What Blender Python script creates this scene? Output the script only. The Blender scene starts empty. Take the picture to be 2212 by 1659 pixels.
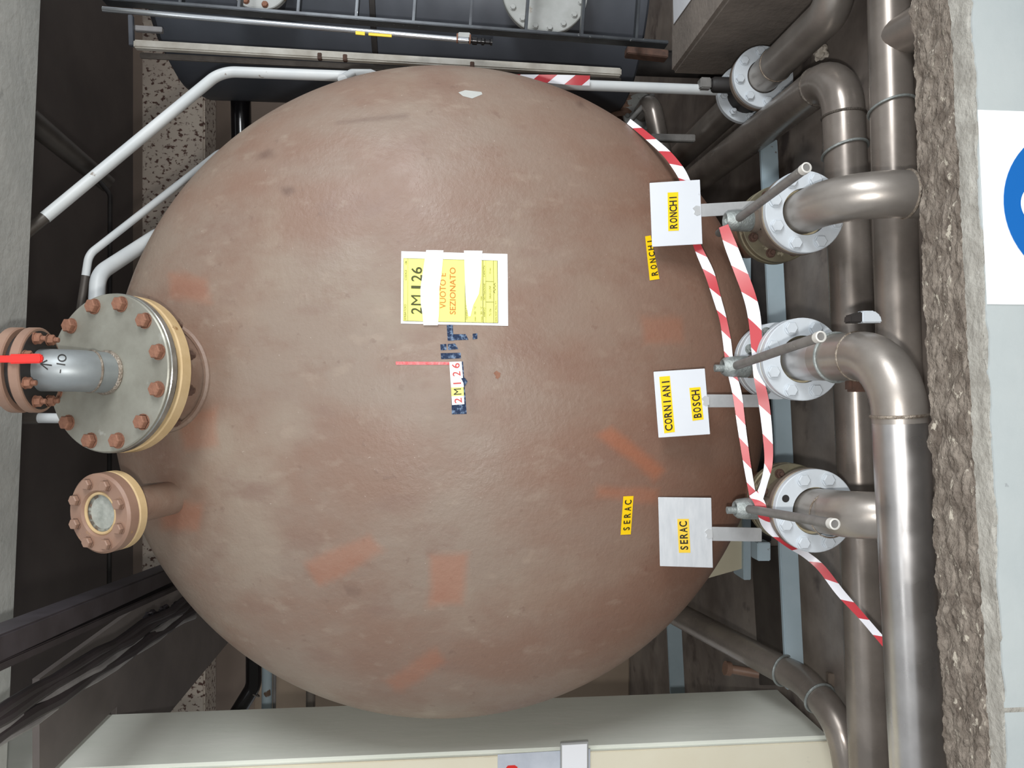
import bpy, bmesh, math, random
from mathutils import Vector, Matrix, noise
random.seed(7)
R_ = math.radians
scene = bpy.context.scene

# ------------------------------------------------------------------ camera, world, lights, exposure
EYE = Vector((0.0, 0.0, 1.6))          # eye 1.6 m above the walkway
F = 1661.0                              # focal length in pixels of the 2212 x 1659 frame
PITCH = R_(5.2)
cs, sn = math.cos(PITCH), math.sin(PITCH)
cam = bpy.data.cameras.new('camera')
cam.sensor_fit = 'HORIZONTAL'; cam.sensor_width = 36.0; cam.lens = F / 2212.0 * 36.0
cam.clip_start = 0.02; cam.clip_end = 60
camo = bpy.data.objects.new('camera', cam); scene.collection.objects.link(camo)
# the phone was held on its side: picture right is down, picture up is to the right
X = Vector((0, -sn, -cs)); Yv = Vector((1, 0, 0)); Z = X.cross(Yv)
M = Matrix((X, Yv, Z)).transposed().to_4x4(); M.translation = EYE
camo.matrix_world = M
scene.camera = camo

w = bpy.data.worlds.new('hall_light'); scene.world = w; w.use_nodes = True
bg = w.node_tree.nodes['Background']; bg.inputs[0].default_value = (0.92, 0.96, 1.0, 1); bg.inputs[1].default_value = 0.5

def area(name, loc, target, sx, sy, power, col):
    l = bpy.data.lights.new(name, 'AREA'); l.shape = 'RECTANGLE'; l.size = sx; l.size_y = sy; l.energy = power; l.color = col
    o = bpy.data.objects.new(name, l); scene.collection.objects.link(o)
    o.location = loc; o.rotation_euler = (Vector(target) - Vector(loc)).to_track_quat('-Z', 'Y').to_euler()
    return o
area('hall_area_light', (-0.6, -1.2, 4.2), (0, 2.2, 1.2), 3.0, 0.5, 14, (0.95, 0.98, 1.0))
area('hall_area_light', (2.6, -0.4, 2.3), (-0.8, 2.4, 1.5), 1.8, 0.8, 95, (0.95, 0.98, 1.0))  # added fill light, no such lamp seen; set low to brighten the pillar side
fl = bpy.data.lights.new('phone_flash', 'POINT'); fl.energy = 98; fl.shadow_soft_size = 0.03; fl.color = (1.0, 0.985, 0.96)
flo = bpy.data.objects.new('phone_flash', fl); scene.collection.objects.link(flo); flo.location = EYE + Vector((-0.12, -0.02, 0.02))

vs = scene.view_settings
vs.view_transform = 'Standard'; vs.look = 'None'; vs.gamma = 1.0; vs.use_curve_mapping = False; vs.exposure = 0.0

# ------------------------------------------------------------------ measuring helpers
def ray(u, v):
    a = (829.5 - v) / F; b = (u - 1106.0) / F
    return Vector((a, cs - b * sn, -sn - b * cs))
def P(u, v, Y):
    d = ray(u, v); return EYE + d * (Y / d.y)
def Pz(u, v, z):                       # z relative to the eye
    d = ray(u, v); return EYE + d * (z / d.z)
def Px(u, v, x):
    d = ray(u, v); return EYE + d * (x / d.x)
def fwd(p):
    q = p - EYE; return q.y * cs - q.z * sn
def m_of(px, p):                       # metres covered by px pixels at point p
    return px / F * fwd(p)

TR, TC, TY = 1.001, 0.35, 2.39
TCX, TCZ = -0.024, -0.029
TO = Vector((TCX, TY, EYE.z + TCZ))
def head_hit(u, v, off=0.0):
    d = ray(u, v); o = EYE - TO
    r = TR + off; c = TC + off
    A = (d.x * d.x + d.z * d.z) / r ** 2 + d.y ** 2 / c ** 2
    B = 2 * ((o.x * d.x + o.z * d.z) / r ** 2 + o.y * d.y / c ** 2)
    C = (o.x ** 2 + o.z ** 2) / r ** 2 + o.y ** 2 / c ** 2 - 1
    disc = max(B * B - 4 * A * C, 0.0)
    return EYE + d * ((-B - math.sqrt(disc)) / (2 * A))
def head_normal(p):
    q = p - TO
    return Vector((q.x / TR ** 2, q.y / TC ** 2, q.z / TR ** 2)).normalized()
def on_head(off):
    def f(u, v):
        p = head_hit(u, v); return p + head_normal(p) * off
    return f
def on_plane(p0, n):
    p0 = Vector(p0); n = Vector(n)
    def f(u, v):
        d = ray(u, v); return EYE + d * ((p0 - EYE).dot(n) / d.dot(n))
    return f
def on_cyl(p0, ax, r):
    p0 = Vector(p0); ax = Vector(ax).normalized()
    def f(u, v):
        d = ray(u, v); o = EYE - p0
        dp = d - ax * d.dot(ax); op = o - ax * o.dot(ax)
        A = dp.dot(dp); B = 2 * dp.dot(op); C = op.dot(op) - r * r
        t = (-B - math.sqrt(max(B * B - 4 * A * C, 0))) / (2 * A)
        return EYE + d * t
    return f

# ------------------------------------------------------------------ materials
def lin(c):
    c = c / 255.0
    return c / 12.92 if c <= 0.04045 else ((c + 0.055) / 1.055) ** 2.4
def rgb(r, g, b): return (lin(r), lin(g), lin(b), 1.0)
def mat(name, c1, c2=None, scale=6.0, rough=0.6, metal=0.0, bump=0.0, bscale=60.0, detail=6.0, spots=None, sscale=20.0, sthr=0.62,
        spec=0.5, stretch=None, r2=None, coat=0.0, contrast=(0.35, 0.65), sharp=0.04):
    m = bpy.data.materials.new(name); m.use_nodes = True
    nt = m.node_tree; b = nt.nodes['Principled BSDF']
    b.inputs['Roughness'].default_value = rough; b.inputs['Metallic'].default_value = metal
    b.inputs['Specular IOR Level'].default_value = spec
    b.inputs['Coat Weight'].default_value = coat; b.inputs['Coat Roughness'].default_value = 0.12
    b.inputs['Base Color'].default_value = c1
    tc = nt.nodes.new('ShaderNodeTexCoord'); vec = tc.outputs['Object']
    if stretch:
        mp = nt.nodes.new('ShaderNodeMapping'); mp.inputs['Scale'].default_value = stretch
        nt.links.new(vec, mp.inputs[0]); vec = mp.outputs[0]
    def nz(s, d=6.0):
        n = nt.nodes.new('ShaderNodeTexNoise'); n.inputs['Scale'].default_value = s; n.inputs['Detail'].default_value = d
        n.inputs['Roughness'].default_value = 0.6
        nt.links.new(vec, n.inputs['Vector']); return n.outputs[0]
    def ramp(src, a, bb, ca, cb):
        r = nt.nodes.new('ShaderNodeValToRGB'); r.color_ramp.elements[0].position = a; r.color_ramp.elements[1].position = bb
        r.color_ramp.elements[0].color = ca; r.color_ramp.elements[1].color = cb
        nt.links.new(src, r.inputs[0]); return r.outputs[0]
    col = None
    if c2:
        col = ramp(nz(scale, detail), contrast[0], contrast[1], c1, c2)
    if spots:
        fac = ramp(nz(sscale, 4), sthr, sthr + sharp, (0, 0, 0, 1), (1, 1, 1, 1))
        mx = nt.nodes.new('ShaderNodeMix'); mx.data_type = 'RGBA'
        nt.links.new(fac, mx.inputs[0])
        if col: nt.links.new(col, mx.inputs[6])
        else: mx.inputs[6].default_value = c1
        mx.inputs[7].default_value = spots; col = mx.outputs[2]
    if col: nt.links.new(col, b.inputs['Base Color'])
    if r2 is not None:
        rr = ramp(nz(scale * 1.7, 2), 0.35, 0.65, (rough,) * 3 + (1,), (r2,) * 3 + (1,))
        nt.links.new(rr, b.inputs['Roughness'])
    if bump:
        bp = nt.nodes.new('ShaderNodeBump'); bp.inputs['Strength'].default_value = bump; bp.inputs['Distance'].default_value = 0.01
        nt.links.new(nz(bscale, 5), bp.inputs['Height']); nt.links.new(bp.outputs[0], b.inputs['Normal'])
    return m
MT = {}
MT['lintel'] = mat('grey_concrete_paint', rgb(174, 176, 172), rgb(192, 193, 188), 4, 0.8, bump=0.25, bscale=30, spots=rgb(120, 122, 122), sscale=9, sthr=0.66, sharp=0.15)
MT['pillar'] = mat('greenish_grey_wall_paint', rgb(226, 230, 219), rgb(236, 238, 229), 5, 0.75, bump=0.08, bscale=40, spots=rgb(236, 236, 228), sscale=14, sthr=0.68, stretch=(1, 1, 0.3))
MT['cream'] = mat('cream_wall_paint', rgb(232, 224, 200), rgb(238, 232, 210), 3, 0.8, spots=rgb(205, 198, 182), sscale=6, sthr=0.7, sharp=0.05)
MT['rough'] = mat('broken_concrete', rgb(96, 87, 79), rgb(138, 129, 119), 40, 0.95, bump=1.0, bscale=110, spots=rgb(172, 165, 152), sscale=60, sthr=0.62, spec=0.2, stretch=(0.6, 1, 1))
MT['plaster'] = mat('pale_mortar', rgb(142, 139, 132), rgb(166, 164, 157), 18, 0.9, bump=0.5, bscale=90, spots=rgb(136, 131, 122), sscale=40, sthr=0.66, sharp=0.08, spec=0.2)
MT['wallgrey'] = mat('light_grey_wall_paint', rgb(160, 167, 168), rgb(168, 174, 174), 4, 0.55, bump=0.1, bscale=25, spots=rgb(142, 147, 148), sscale=30, sthr=0.73, spec=0.3)
MT['wallwhite'] = mat('white_sign_paint', rgb(236, 238, 242), rgb(240, 242, 245), 4, 0.5, bump=0.1, bscale=25, spec=0.3)
MT['blue'] = mat('blue_sign_paint', rgb(8, 92, 165), None, rough=0.5, spec=0.3)
MT['floor'] = mat('wet_dark_floor', rgb(150, 140, 131), rgb(104, 95, 90), 3.2, 0.5, r2=0.28, bump=0.06, bscale=30, spots=rgb(84, 76, 74), sscale=5, sthr=0.58, sharp=0.12)
MT['walk'] = mat('walkway_concrete', rgb(140, 140, 138), rgb(160, 160, 156), 3, 0.7)
MT['backwall'] = mat('dark_brown_wall', rgb(150, 133, 120), rgb(138, 122, 110), 1.5, 0.9)
MT['ceil'] = mat('dark_ceiling', rgb(108, 99, 94), rgb(96, 88, 84), 1.5, 0.9)
MT['speckle'] = mat('mouldy_concrete_beam', rgb(196, 184, 170), rgb(182, 168, 155), 2, 0.9, spots=rgb(86, 60, 52), sscale=40, sthr=0.54, sharp=0.06, stretch=(1, 1, 0.75))
MT['beige'] = mat('beige_concrete', rgb(176, 156, 136), rgb(160, 142, 124), 2, 0.9)
MT['plinth'] = mat('stained_plinth_concrete', rgb(140, 130, 121), rgb(112, 104, 97), 4, 0.85, bump=0.35, bscale=45, spots=rgb(98, 90, 84), sscale=6, sthr=0.63, sharp=0.1)
MT['steel'] = mat('dull_stainless', rgb(172, 165, 158), rgb(148, 141, 134), 5, 0.3, 0.65, r2=0.4, bump=0.02, bscale=200)
MT['steel_brown'] = mat('brownish_stainless', rgb(154, 145, 137), rgb(128, 120, 113), 5, 0.24, 0.55, r2=0.34)
MT['steel_bright'] = mat('bright_stainless', rgb(205, 202, 200), rgb(184, 180, 177), 6, 0.26, 0.92, r2=0.38)
MT['weld'] = mat('weld_bead', rgb(128, 114, 100), rgb(170, 160, 148), 60, 0.4, 0.7, bump=0.5, bscale=200)
MT['weld_dark'] = mat('dark_weld_bead', rgb(84, 78, 72), rgb(116, 108, 100), 60, 0.5, 0.6, bump=0.5, bscale=200)
MT['flange'] = mat('pale_grey_flange_paint', rgb(196, 203, 209), rgb(206, 212, 217), 8, 0.5, bump=0.08, bscale=60, spots=rgb(172, 176, 176), sscale=26, sthr=0.7)
MT['olive'] = mat('dirty_olive_flange', rgb(134, 128, 106), rgb(108, 99, 84), 14, 0.45, 0.4, spots=rgb(170, 162, 140), sscale=30, sthr=0.64)
MT['gasket'] = mat('cream_gasket', rgb(206, 194, 162), rgb(180, 168, 138), 30, 0.7)
MT['valve'] = mat('brown_grey_valve_body', rgb(142, 129, 117), rgb(120, 108, 98), 10, 0.45, 0.4)
MT['rust'] = mat('rusty_bolt', rgb(152, 108, 86), rgb(128, 88, 70), 40, 0.75, 0.1, bump=0.3, bscale=150)
MT['rustdark'] = mat('dark_rust', rgb(96, 70, 58), rgb(74, 56, 48), 40, 0.75, 0.1)
MT['galv'] = mat('galvanised_casting', rgb(168, 174, 172), rgb(140, 146, 144), 45, 0.5, 0.6, bump=0.3, bscale=120)
MT['lever'] = mat('dull_lever_tube', rgb(138, 136, 133), rgb(118, 116, 113), 18, 0.55, 0.35, spots=rgb(160, 158, 152), sscale=40, sthr=0.7)
MT['leverend'] = mat('pale_lever_end', rgb(206, 204, 198), None, rough=0.5)
MT['darksteel'] = mat('blued_steel_stem', rgb(92, 97, 106), rgb(68, 72, 80), 12, 0.35, 0.7)
MT['black'] = mat('black_rubber', rgb(36, 33, 32), None, rough=0.6)
MT['blackgloss'] = mat('gloss_black_pipe', rgb(20, 18, 20), None, rough=0.18, coat=0.4)
MT['blackiron'] = mat('black_iron', rgb(58, 54, 52), rgb(40, 37, 36), 10, 0.6, 0.2)
MT['lightblue'] = mat('chipped_light_blue_paint', rgb(160, 178, 186), rgb(172, 188, 196), 5, 0.5, spots=rgb(104, 84, 70), sscale=11, sthr=0.66, sharp=0.03)
MT['whitepaint'] = mat('white_tube_paint', rgb(200, 205, 207), rgb(212, 215, 215), 6, 0.45, spots=rgb(150, 142, 134), sscale=22, sthr=0.7)
MT['tubedark'] = mat('dark_unpainted_tube', rgb(92, 86, 80), rgb(74, 68, 64), 6, 0.45, 0.3)
MT['plate'] = mat('white_sign_plate', rgb(216, 220, 226), rgb(222, 226, 231), 4, 0.4, spots=rgb(200, 204, 208), sscale=30, sthr=0.7)
MT['alu'] = mat('brushed_aluminium', rgb(226, 229, 232), rgb(212, 216, 220), 14, 0.42, 0.35, stretch=(1, 1, 5))
MT['bracket'] = mat('aluminium_bracket', rgb(204, 206, 207), rgb(188, 190, 191), 20, 0.45, 0.25)
MT['yellow'] = mat('yellow_sticker', rgb(252, 208, 10), None, rough=0.5)
MT['yellowold'] = mat('faded_yellow_sticker', rgb(238, 200, 62), None, rough=0.5)
MT['ink'] = mat('black_ink', rgb(28, 26, 24), None, rough=0.6)
MT['inkgreen'] = mat('dark_printed_ink', rgb(62, 66, 8), None, rough=0.6)
MT['inkorange'] = mat('orange_printed_ink', rgb(196, 118, 42), None, rough=0.6)
MT['inkred'] = mat('red_ink', rgb(196, 70, 64), None, rough=0.6)
MT['paper'] = mat('white_paper', rgb(243, 244, 247), None, rough=0.6)
MT['paperyellow'] = mat('light_yellow_print', rgb(250, 248, 128), None, rough=0.6)
MT['tapeglare'] = mat('tape_with_painted_glare', rgb(250, 250, 252), None, rough=0.3)  # flash glare on clear tape, put into the base colour
MT['bluetape'] = mat('crinkled_navy_tape', rgb(34, 52, 84), rgb(126, 148, 176), 90, 0.3, bump=0.8, bscale=160, contrast=(0.5, 0.62))
MT['redtape'] = mat('faded_red_tape', rgb(240, 150, 150), rgb(226, 88, 92), 70, 0.35, bump=0.6, bscale=150)
MT['redpaint'] = mat('red_lever_sleeve', rgb(228, 44, 36), None, rough=0.4)
MT['coverplate'] = mat('grey_blind_flange', rgb(160, 159, 148), rgb(140, 138, 127), 9, 0.45, 0.35, bump=0.05, bscale=60, spots=rgb(182, 182, 174), sscale=11, sthr=0.64, sharp=0.1)
MT['rim'] = mat('polished_flange_rim', rgb(186, 188, 184), rgb(150, 150, 144), 20, 0.3, 0.8)
MT['yellowflange'] = mat('cream_yellow_flange', rgb(206, 180, 138), rgb(190, 162, 118), 14, 0.6, spots=rgb(150, 118, 76), sscale=26, sthr=0.7)
MT['ductpipe'] = mat('grey_zinc_pipe', rgb(158, 164, 166), rgb(140, 145, 146), 7, 0.4, 0.45, r2=0.5)
MT['flangebrown'] = mat('brown_painted_flange', rgb(152, 122, 104), rgb(138, 108, 92), 10, 0.5, spots=rgb(168, 132, 92), sscale=22, sthr=0.66)
MT['glass'] = mat('dusty_sight_glass', rgb(170, 172, 164), rgb(134, 138, 130), 30, 0.25, spots=rgb(96, 98, 90), sscale=26, sthr=0.66)
MT['vessel'] = mat('dark_grey_vessel_paint', rgb(84, 88, 96), rgb(72, 76, 83), 3, 0.42, 0.1, r2=0.52)
MT['ladder'] = mat('dark_steel_ladder', rgb(78, 82, 86), rgb(60, 62, 66), 12, 0.4, 0.5, spots=rgb(150, 152, 152), sscale=40, sthr=0.68)
MT['chrome'] = mat('polished_tube', rgb(214, 218, 222), None, rough=0.2, metal=0.9)
MT['gauge'] = mat('off_white_gauge_housing', rgb(206, 203, 194), rgb(176, 170, 158), 10, 0.5, spots=rgb(120, 100, 84), sscale=24, sthr=0.7)
MT['gaugegrey'] = mat('grey_gauge_rail', rgb(112, 106, 100), rgb(90, 84, 80), 14, 0.5)
MT['coverwhite'] = mat('rust_streaked_cover', rgb(178, 180, 178), rgb(156, 158, 154), 8, 0.5, spots=rgb(136, 112, 80), sscale=9, sthr=0.66, sharp=0.06)
MT['duct'] = mat('dusky_duct_paint', rgb(120, 112, 108), rgb(104, 97, 94), 3, 0.7)
MT['tray'] = mat('dusky_steel_channel', rgb(78, 74, 80), rgb(62, 58, 62), 8, 0.5, 0.3)
MT['cable'] = mat('dark_cable', rgb(58, 52, 56), rgb(44, 40, 42), 8, 0.6)
MT['cablelight'] = mat('pale_cable', rgb(142, 140, 140), rgb(118, 116, 116), 8, 0.6)
MT['saddle'] = mat('beige_saddle_paint', rgb(200, 192, 168), rgb(186, 178, 154), 4, 0.7)
MT['poster'] = mat('grey_blue_poster', rgb(186, 192, 202), rgb(206, 211, 220), 9, 0.4)
MT['frame'] = mat('grey_card_frame', rgb(160, 160, 158), None, rough=0.5)
MT['rag'] = mat('beige_crumpled_paper', rgb(196, 188, 176), rgb(170, 160, 148), 30, 0.8)

def stripe_mat():
    m = bpy.data.materials.new('red_and_white_striped_film'); m.use_nodes = True
    nt = m.node_tree; b = nt.nodes['Principled BSDF']; b.inputs['Roughness'].default_value = 0.35
    uv = nt.nodes.new('ShaderNodeUVMap'); sp = nt.nodes.new('ShaderNodeSeparateXYZ'); nt.links.new(uv.outputs[0], sp.inputs[0])
    md = nt.nodes.new('ShaderNodeMath'); md.operation = 'FRACT'; nt.links.new(sp.outputs[0], md.inputs[0])
    gt = nt.nodes.new('ShaderNodeMath'); gt.operation = 'GREATER_THAN'; gt.inputs[1].default_value = 0.5; nt.links.new(md.outputs[0], gt.inputs[0])
    mx = nt.nodes.new('ShaderNodeMix'); mx.data_type = 'RGBA'
    mx.inputs[6].default_value = rgb(232, 232, 238); mx.inputs[7].default_value = rgb(190, 58, 66)
    nt.links.new(gt.outputs[0], mx.inputs[0]); nt.links.new(mx.outputs[2], b.inputs['Base Color'])
    return m
MT['stripes'] = stripe_mat()

def tank_mat():
    m = bpy.data.materials.new('weathered_red_brown_tank_paint'); m.use_nodes = True
    nt = m.node_tree; b = nt.nodes['Principled BSDF']
    tc = nt.nodes.new('ShaderNodeTexCoord')
    def nz(s, d, vec=tc.outputs['Object'], r=0.55):
        n = nt.nodes.new('ShaderNodeTexNoise'); n.inputs['Scale'].default_value = s; n.inputs['Detail'].default_value = d
        n.inputs['Roughness'].default_value = r; nt.links.new(vec, n.inputs['Vector']); return n.outputs[0]
    def ramp(src, a, bb):
        r = nt.nodes.new('ShaderNodeMapRange'); r.interpolation_type = 'SMOOTHSTEP'
        r.inputs[1].default_value = a; r.inputs[2].default_value = bb
        nt.links.new(src, r.inputs[0]); return r.outputs[0]
    def mix(fac, ca, cb, k=1.0):
        if k != 1.0:
            mm = nt.nodes.new('ShaderNodeMath'); mm.operation = 'MULTIPLY'; mm.inputs[1].default_value = k
            nt.links.new(fac, mm.inputs[0]); fac = mm.outputs[0]
        mx = nt.nodes.new('ShaderNodeMix'); mx.data_type = 'RGBA'; nt.links.new(fac, mx.inputs[0])
        if isinstance(ca, tuple): mx.inputs[6].default_value = ca
        else: nt.links.new(ca, mx.inputs[6])
        if isinstance(cb, tuple): mx.inputs[7].default_value = cb
        else: nt.links.new(cb, mx.inputs[7])
        return mx.outputs[2]
    mp = nt.nodes.new('ShaderNodeMapping'); mp.inputs['Scale'].default_value = (1.0, 1.0, 0.55); mp.inputs['Rotation'].default_value = (0, R_(25), 0)
    nt.links.new(tc.outputs['Object'], mp.inputs[0]); v2 = mp.outputs[0]
    c = mix(ramp(nz(3.6, 5, v2), 0.36, 0.66), rgb(136, 120, 107), rgb(129, 103, 88))
    c = mix(ramp(nz(2.2, 4), 0.5, 0.72), c, rgb(146, 132, 117), 0.9)
    c = mix(ramp(nz(9, 6, v2), 0.55, 0.75), c, rgb(124, 100, 88), 0.7)
    c = mix(ramp(nz(6, 7, v2, 0.7), 0.5, 0.7), c, rgb(120, 92, 78), 0.45)
    c = mix(ramp(nz(22, 6, v2), 0.56, 0.74), c, rgb(152, 136, 121), 0.45)
    c = mix(ramp(nz(30, 3), 0.66, 0.76), c, rgb(108, 84, 73), 0.4)
    c = mix(ramp(nz(120, 3), 0.72, 0.76), c, rgb(190, 178, 166), 0.5)
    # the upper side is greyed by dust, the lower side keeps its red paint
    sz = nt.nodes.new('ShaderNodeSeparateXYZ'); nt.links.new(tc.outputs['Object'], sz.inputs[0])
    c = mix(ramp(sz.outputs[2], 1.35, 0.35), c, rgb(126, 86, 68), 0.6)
    at = nt.nodes.new('ShaderNodeAttribute'); at.attribute_name = 'wear'
    sp = nt.nodes.new('ShaderNodeSeparateColor'); nt.links.new(at.outputs[0], sp.inputs[0])
    c = mix(sp.outputs[0], c, rgb(164, 98, 68))          # orange primer showing through
    c = mix(sp.outputs[1], c, rgb(98, 76, 66))           # dark scuffs
    c = mix(sp.outputs[2], c, rgb(158, 142, 122))         # pale beige band
    nt.links.new(c, b.inputs['Base Color'])
    rr = nt.nodes.new('ShaderNodeMapRange'); rr.inputs[1].default_value = 0.35; rr.inputs[2].default_value = 0.65
    rr.inputs[3].default_value = 0.40; rr.inputs[4].default_value = 0.54
    nt.links.new(nz(7, 4), rr.inputs[0]); nt.links.new(rr.outputs[0], b.inputs['Roughness'])
    b.inputs['Specular IOR Level'].default_value = 0.5
    bp = nt.nodes.new('ShaderNodeBump'); bp.inputs['Strength'].default_value = 0.2; bp.inputs['Distance'].default_value = 0.01
    nt.links.new(nz(60, 5, r=0.65), bp.inputs['Height']); nt.links.new(bp.outputs[0], b.inputs['Normal'])
    return m
MT['tank'] = tank_mat()

# ------------------------------------------------------------------ object helpers
COL = scene.collection
WL = {}                                   # world location of each object
def tag(o, label=None, cat=None, group=None, kind=None):
    if label: o['label'] = label
    if cat: o['category'] = cat
    if group: o['group'] = group
    if kind: o['kind'] = kind
    return o
def thing(name, loc, label, cat, group=None):
    o = bpy.data.objects.new(name, None); COL.objects.link(o)
    o.location = loc; o.empty_display_size = 0.05; WL[o] = Vector(loc)
    return tag(o, label, cat, group)
def link(name, me, parent=None, loc=None, rot=None):
    o = bpy.data.objects.new(name, me); COL.objects.link(o)
    wl = Vector(loc) if loc is not None else (WL[parent] if parent else Vector((0, 0, 0)))
    if parent:
        o.parent = parent; o.location = wl - WL[parent]
    else:
        o.location = wl
    if rot is not None:
        o.rotation_mode = 'QUATERNION'; o.rotation_quaternion = rot
    WL[o] = wl
    return o
def mesh(name, geo, m, origin=Vector((0, 0, 0)), smooth=35):
    V, Fc = geo
    me = bpy.data.meshes.new(name)
    me.from_pydata([tuple(Vector(p) - origin) for p in V], [], Fc)
    bm = bmesh.new(); bm.from_mesh(me); bmesh.ops.recalc_face_normals(bm, faces=bm.faces); bm.to_mesh(me); bm.free()
    if m: me.materials.append(MT[m] if isinstance(m, str) else m)
    if smooth:
        for p in me.polygons: p.use_smooth = True
        me.set_sharp_from_angle(angle=R_(smooth))
    return me
def obj(name, geo, m, parent=None, smooth=35, base=None, label=None):
    """one mesh object; the geometry is given in world coordinates"""
    if parent: org = WL[parent]
    else:
        V = geo[0]
        org = Vector(base) if base is not None else Vector((sum(p[0] for p in V) / len(V), sum(p[1] for p in V) / len(V), min(p[2] for p in V)))
    o = link(name, mesh(name, geo, m, org, smooth), parent, loc=org)
    if label: o['label'] = label
    return o
def frame_of(d):
    d = d.normalized(); a = Vector((0, 0, 1)) if abs(d.z) < 0.9 else Vector((1, 0, 0))
    x = a.cross(d).normalized(); return x, d.cross(x)
def join(*gs):
    V = []; Fc = []
    for v, f in gs:
        n = len(V); V += list(v); Fc += [tuple(i + n for i in q) for q in f]
    return V, Fc
def tube(pts, r, n=20, caps=True, hollow=False):
    pts = [Vector(p) for p in pts]; rs = r if isinstance(r, (list, tuple)) else [r] * len(pts)
    V = []; Fc = []
    x = None
    for i, p in enumerate(pts):
        t = ((pts[min(i + 1, len(pts) - 1)] - p).normalized() + (p - pts[max(i - 1, 0)]).normalized())
        t = t.normalized() if t.length > 1e-9 else (pts[-1] - pts[0]).normalized()
        if x is None: x, y = frame_of(t)
        else:
            x = (x - t * x.dot(t)).normalized(); y = t.cross(x)
        for k in range(n):
            a = 2 * math.pi * k / n; V.append(p + (x * math.cos(a) + y * math.sin(a)) * rs[i])
    for i in range(len(pts) - 1):
        for k in range(n):
            k2 = (k + 1) % n; Fc.append((i * n + k, i * n + k2, (i + 1) * n + k2, (i + 1) * n + k))
    if caps:
        Fc.append(tuple(range(n - 1, -1, -1))); Fc.append(tuple(range((len(pts) - 1) * n, len(pts) * n)))
    return V, Fc
def bend(pts, rad, n=8):
    pts = [Vector(p) for p in pts]; out = [pts[0]]
    for i in range(1, len(pts) - 1):
        a, b, c = pts[i - 1], pts[i], pts[i + 1]
        d1 = (a - b).normalized(); d2 = (c - b).normalized(); ang = d1.angle(d2)
        rr = rad[i - 1] if isinstance(rad, (list, tuple)) else rad
        t = min(rr / math.tan(ang / 2), (a - b).length * 0.95, (c - b).length * 0.95)
        rr = t * math.tan(ang / 2)
        cen = b + (d1 + d2).normalized() * (rr / math.sin(ang / 2))
        s = b + d1 * t - cen; e = b + d2 * t - cen
        tot = s.angle(e)
        for k in range(n + 1):
            f = k / n
            out.append(cen + (s * math.sin((1 - f) * tot) + e * math.sin(f * tot)) / math.sin(tot))
    out.append(pts[-1]); return out
def lathe(p0, axis, prof, n=32, closed=False):
    """prof: list of (distance along the axis, radius)"""
    p0 = Vector(p0); ax = Vector(axis).normalized(); x, y = frame_of(ax)
    V = []; Fc = []
    for (h, r) in prof:
        for k in range(n):
            a = 2 * math.pi * k / n; V.append(p0 + ax * h + (x * math.cos(a) + y * math.sin(a)) * r)
    L = len(prof)
    for i in range(L if closed else L - 1):
        j = (i + 1) % L
        for k in range(n):
            k2 = (k + 1) % n; Fc.append((i * n + k, i * n + k2, j * n + k2, j * n + k))
    return V, Fc
def disc(p0, axis, r, t, bev=0.003, n=40, ri=0.0):
    if ri > 0:
        return lathe(p0, axis, [(0, ri), (0, r - bev), (bev, r), (t - bev, r), (t, r - bev), (t, ri)], n, closed=True)
    return lathe(p0, axis, [(0, 1e-5), (0, r - bev), (bev, r), (t - bev, r), (t, r - bev), (t, 1e-5)], n)
def ring(p, axis, R, r, n=40, k=8):
    p = Vector(p); x, y = frame_of(Vector(axis).normalized())
    V = []; Fc = []; ax = Vector(axis).normalized()
    for i in range(n):
        a = 2 * math.pi * i / n; d = x * math.cos(a) + y * math.sin(a)
        for j in range(k):
            b = 2 * math.pi * j / k; V.append(p + d * (R + r * math.cos(b)) + ax * (r * math.sin(b)))
    for i in range(n):
        for j in range(k):
            Fc.append((i * k + j, ((i + 1) % n) * k + j, ((i + 1) % n) * k + (j + 1) % k, i * k + (j + 1) % k))
    return V, Fc
def box(x0, x1, y0, y1, z0, z1, bev=0.0):
    bm = bmesh.new(); bmesh.ops.create_cube(bm, size=1.0)
    for v in bm.verts:
        v.co = Vector((x0 if v.co.x < 0 else x1, y0 if v.co.y < 0 else y1, z0 if v.co.z < 0 else z1))
    if bev: bmesh.ops.bevel(bm, geom=bm.edges[:], offset=bev, segments=2, affect='EDGES')
    g = ([v.co.copy() for v in bm.verts], [tuple(v.index for v in f.verts) for f in bm.faces]); bm.free(); return g
def prism(poly, d, bev=0.0):
    """extrude a world-space polygon by vector d"""
    bm = bmesh.new(); vsn = [bm.verts.new(p) for p in poly]; f = bm.faces.new(vsn)
    r = bmesh.ops.extrude_face_region(bm, geom=[f])
    for e in r['geom']:
        if isinstance(e, bmesh.types.BMVert): e.co += Vector(d)
    bmesh.ops.recalc_face_normals(bm, faces=bm.faces)
    if bev: bmesh.ops.bevel(bm, geom=bm.edges[:], offset=bev, segments=2, affect='EDGES')
    bm.verts.index_update()
    g = ([v.co.copy() for v in bm.verts], [tuple(v.index for v in f.verts) for f in bm.faces]); bm.free(); return g
def beam(p0, p1, wx, wz, bev=0.004):
    """rectangular bar between two points"""
    p0, p1 = Vector(p0), Vector(p1); d = (p1 - p0).normalized(); x, y = frame_of(d)
    return prism([p0 + x * sx * wx / 2 + y * sy * wz / 2 for sx, sy in ((-1, -1), (1, -1), (1, 1), (-1, 1))], p1 - p0, bev)
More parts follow.
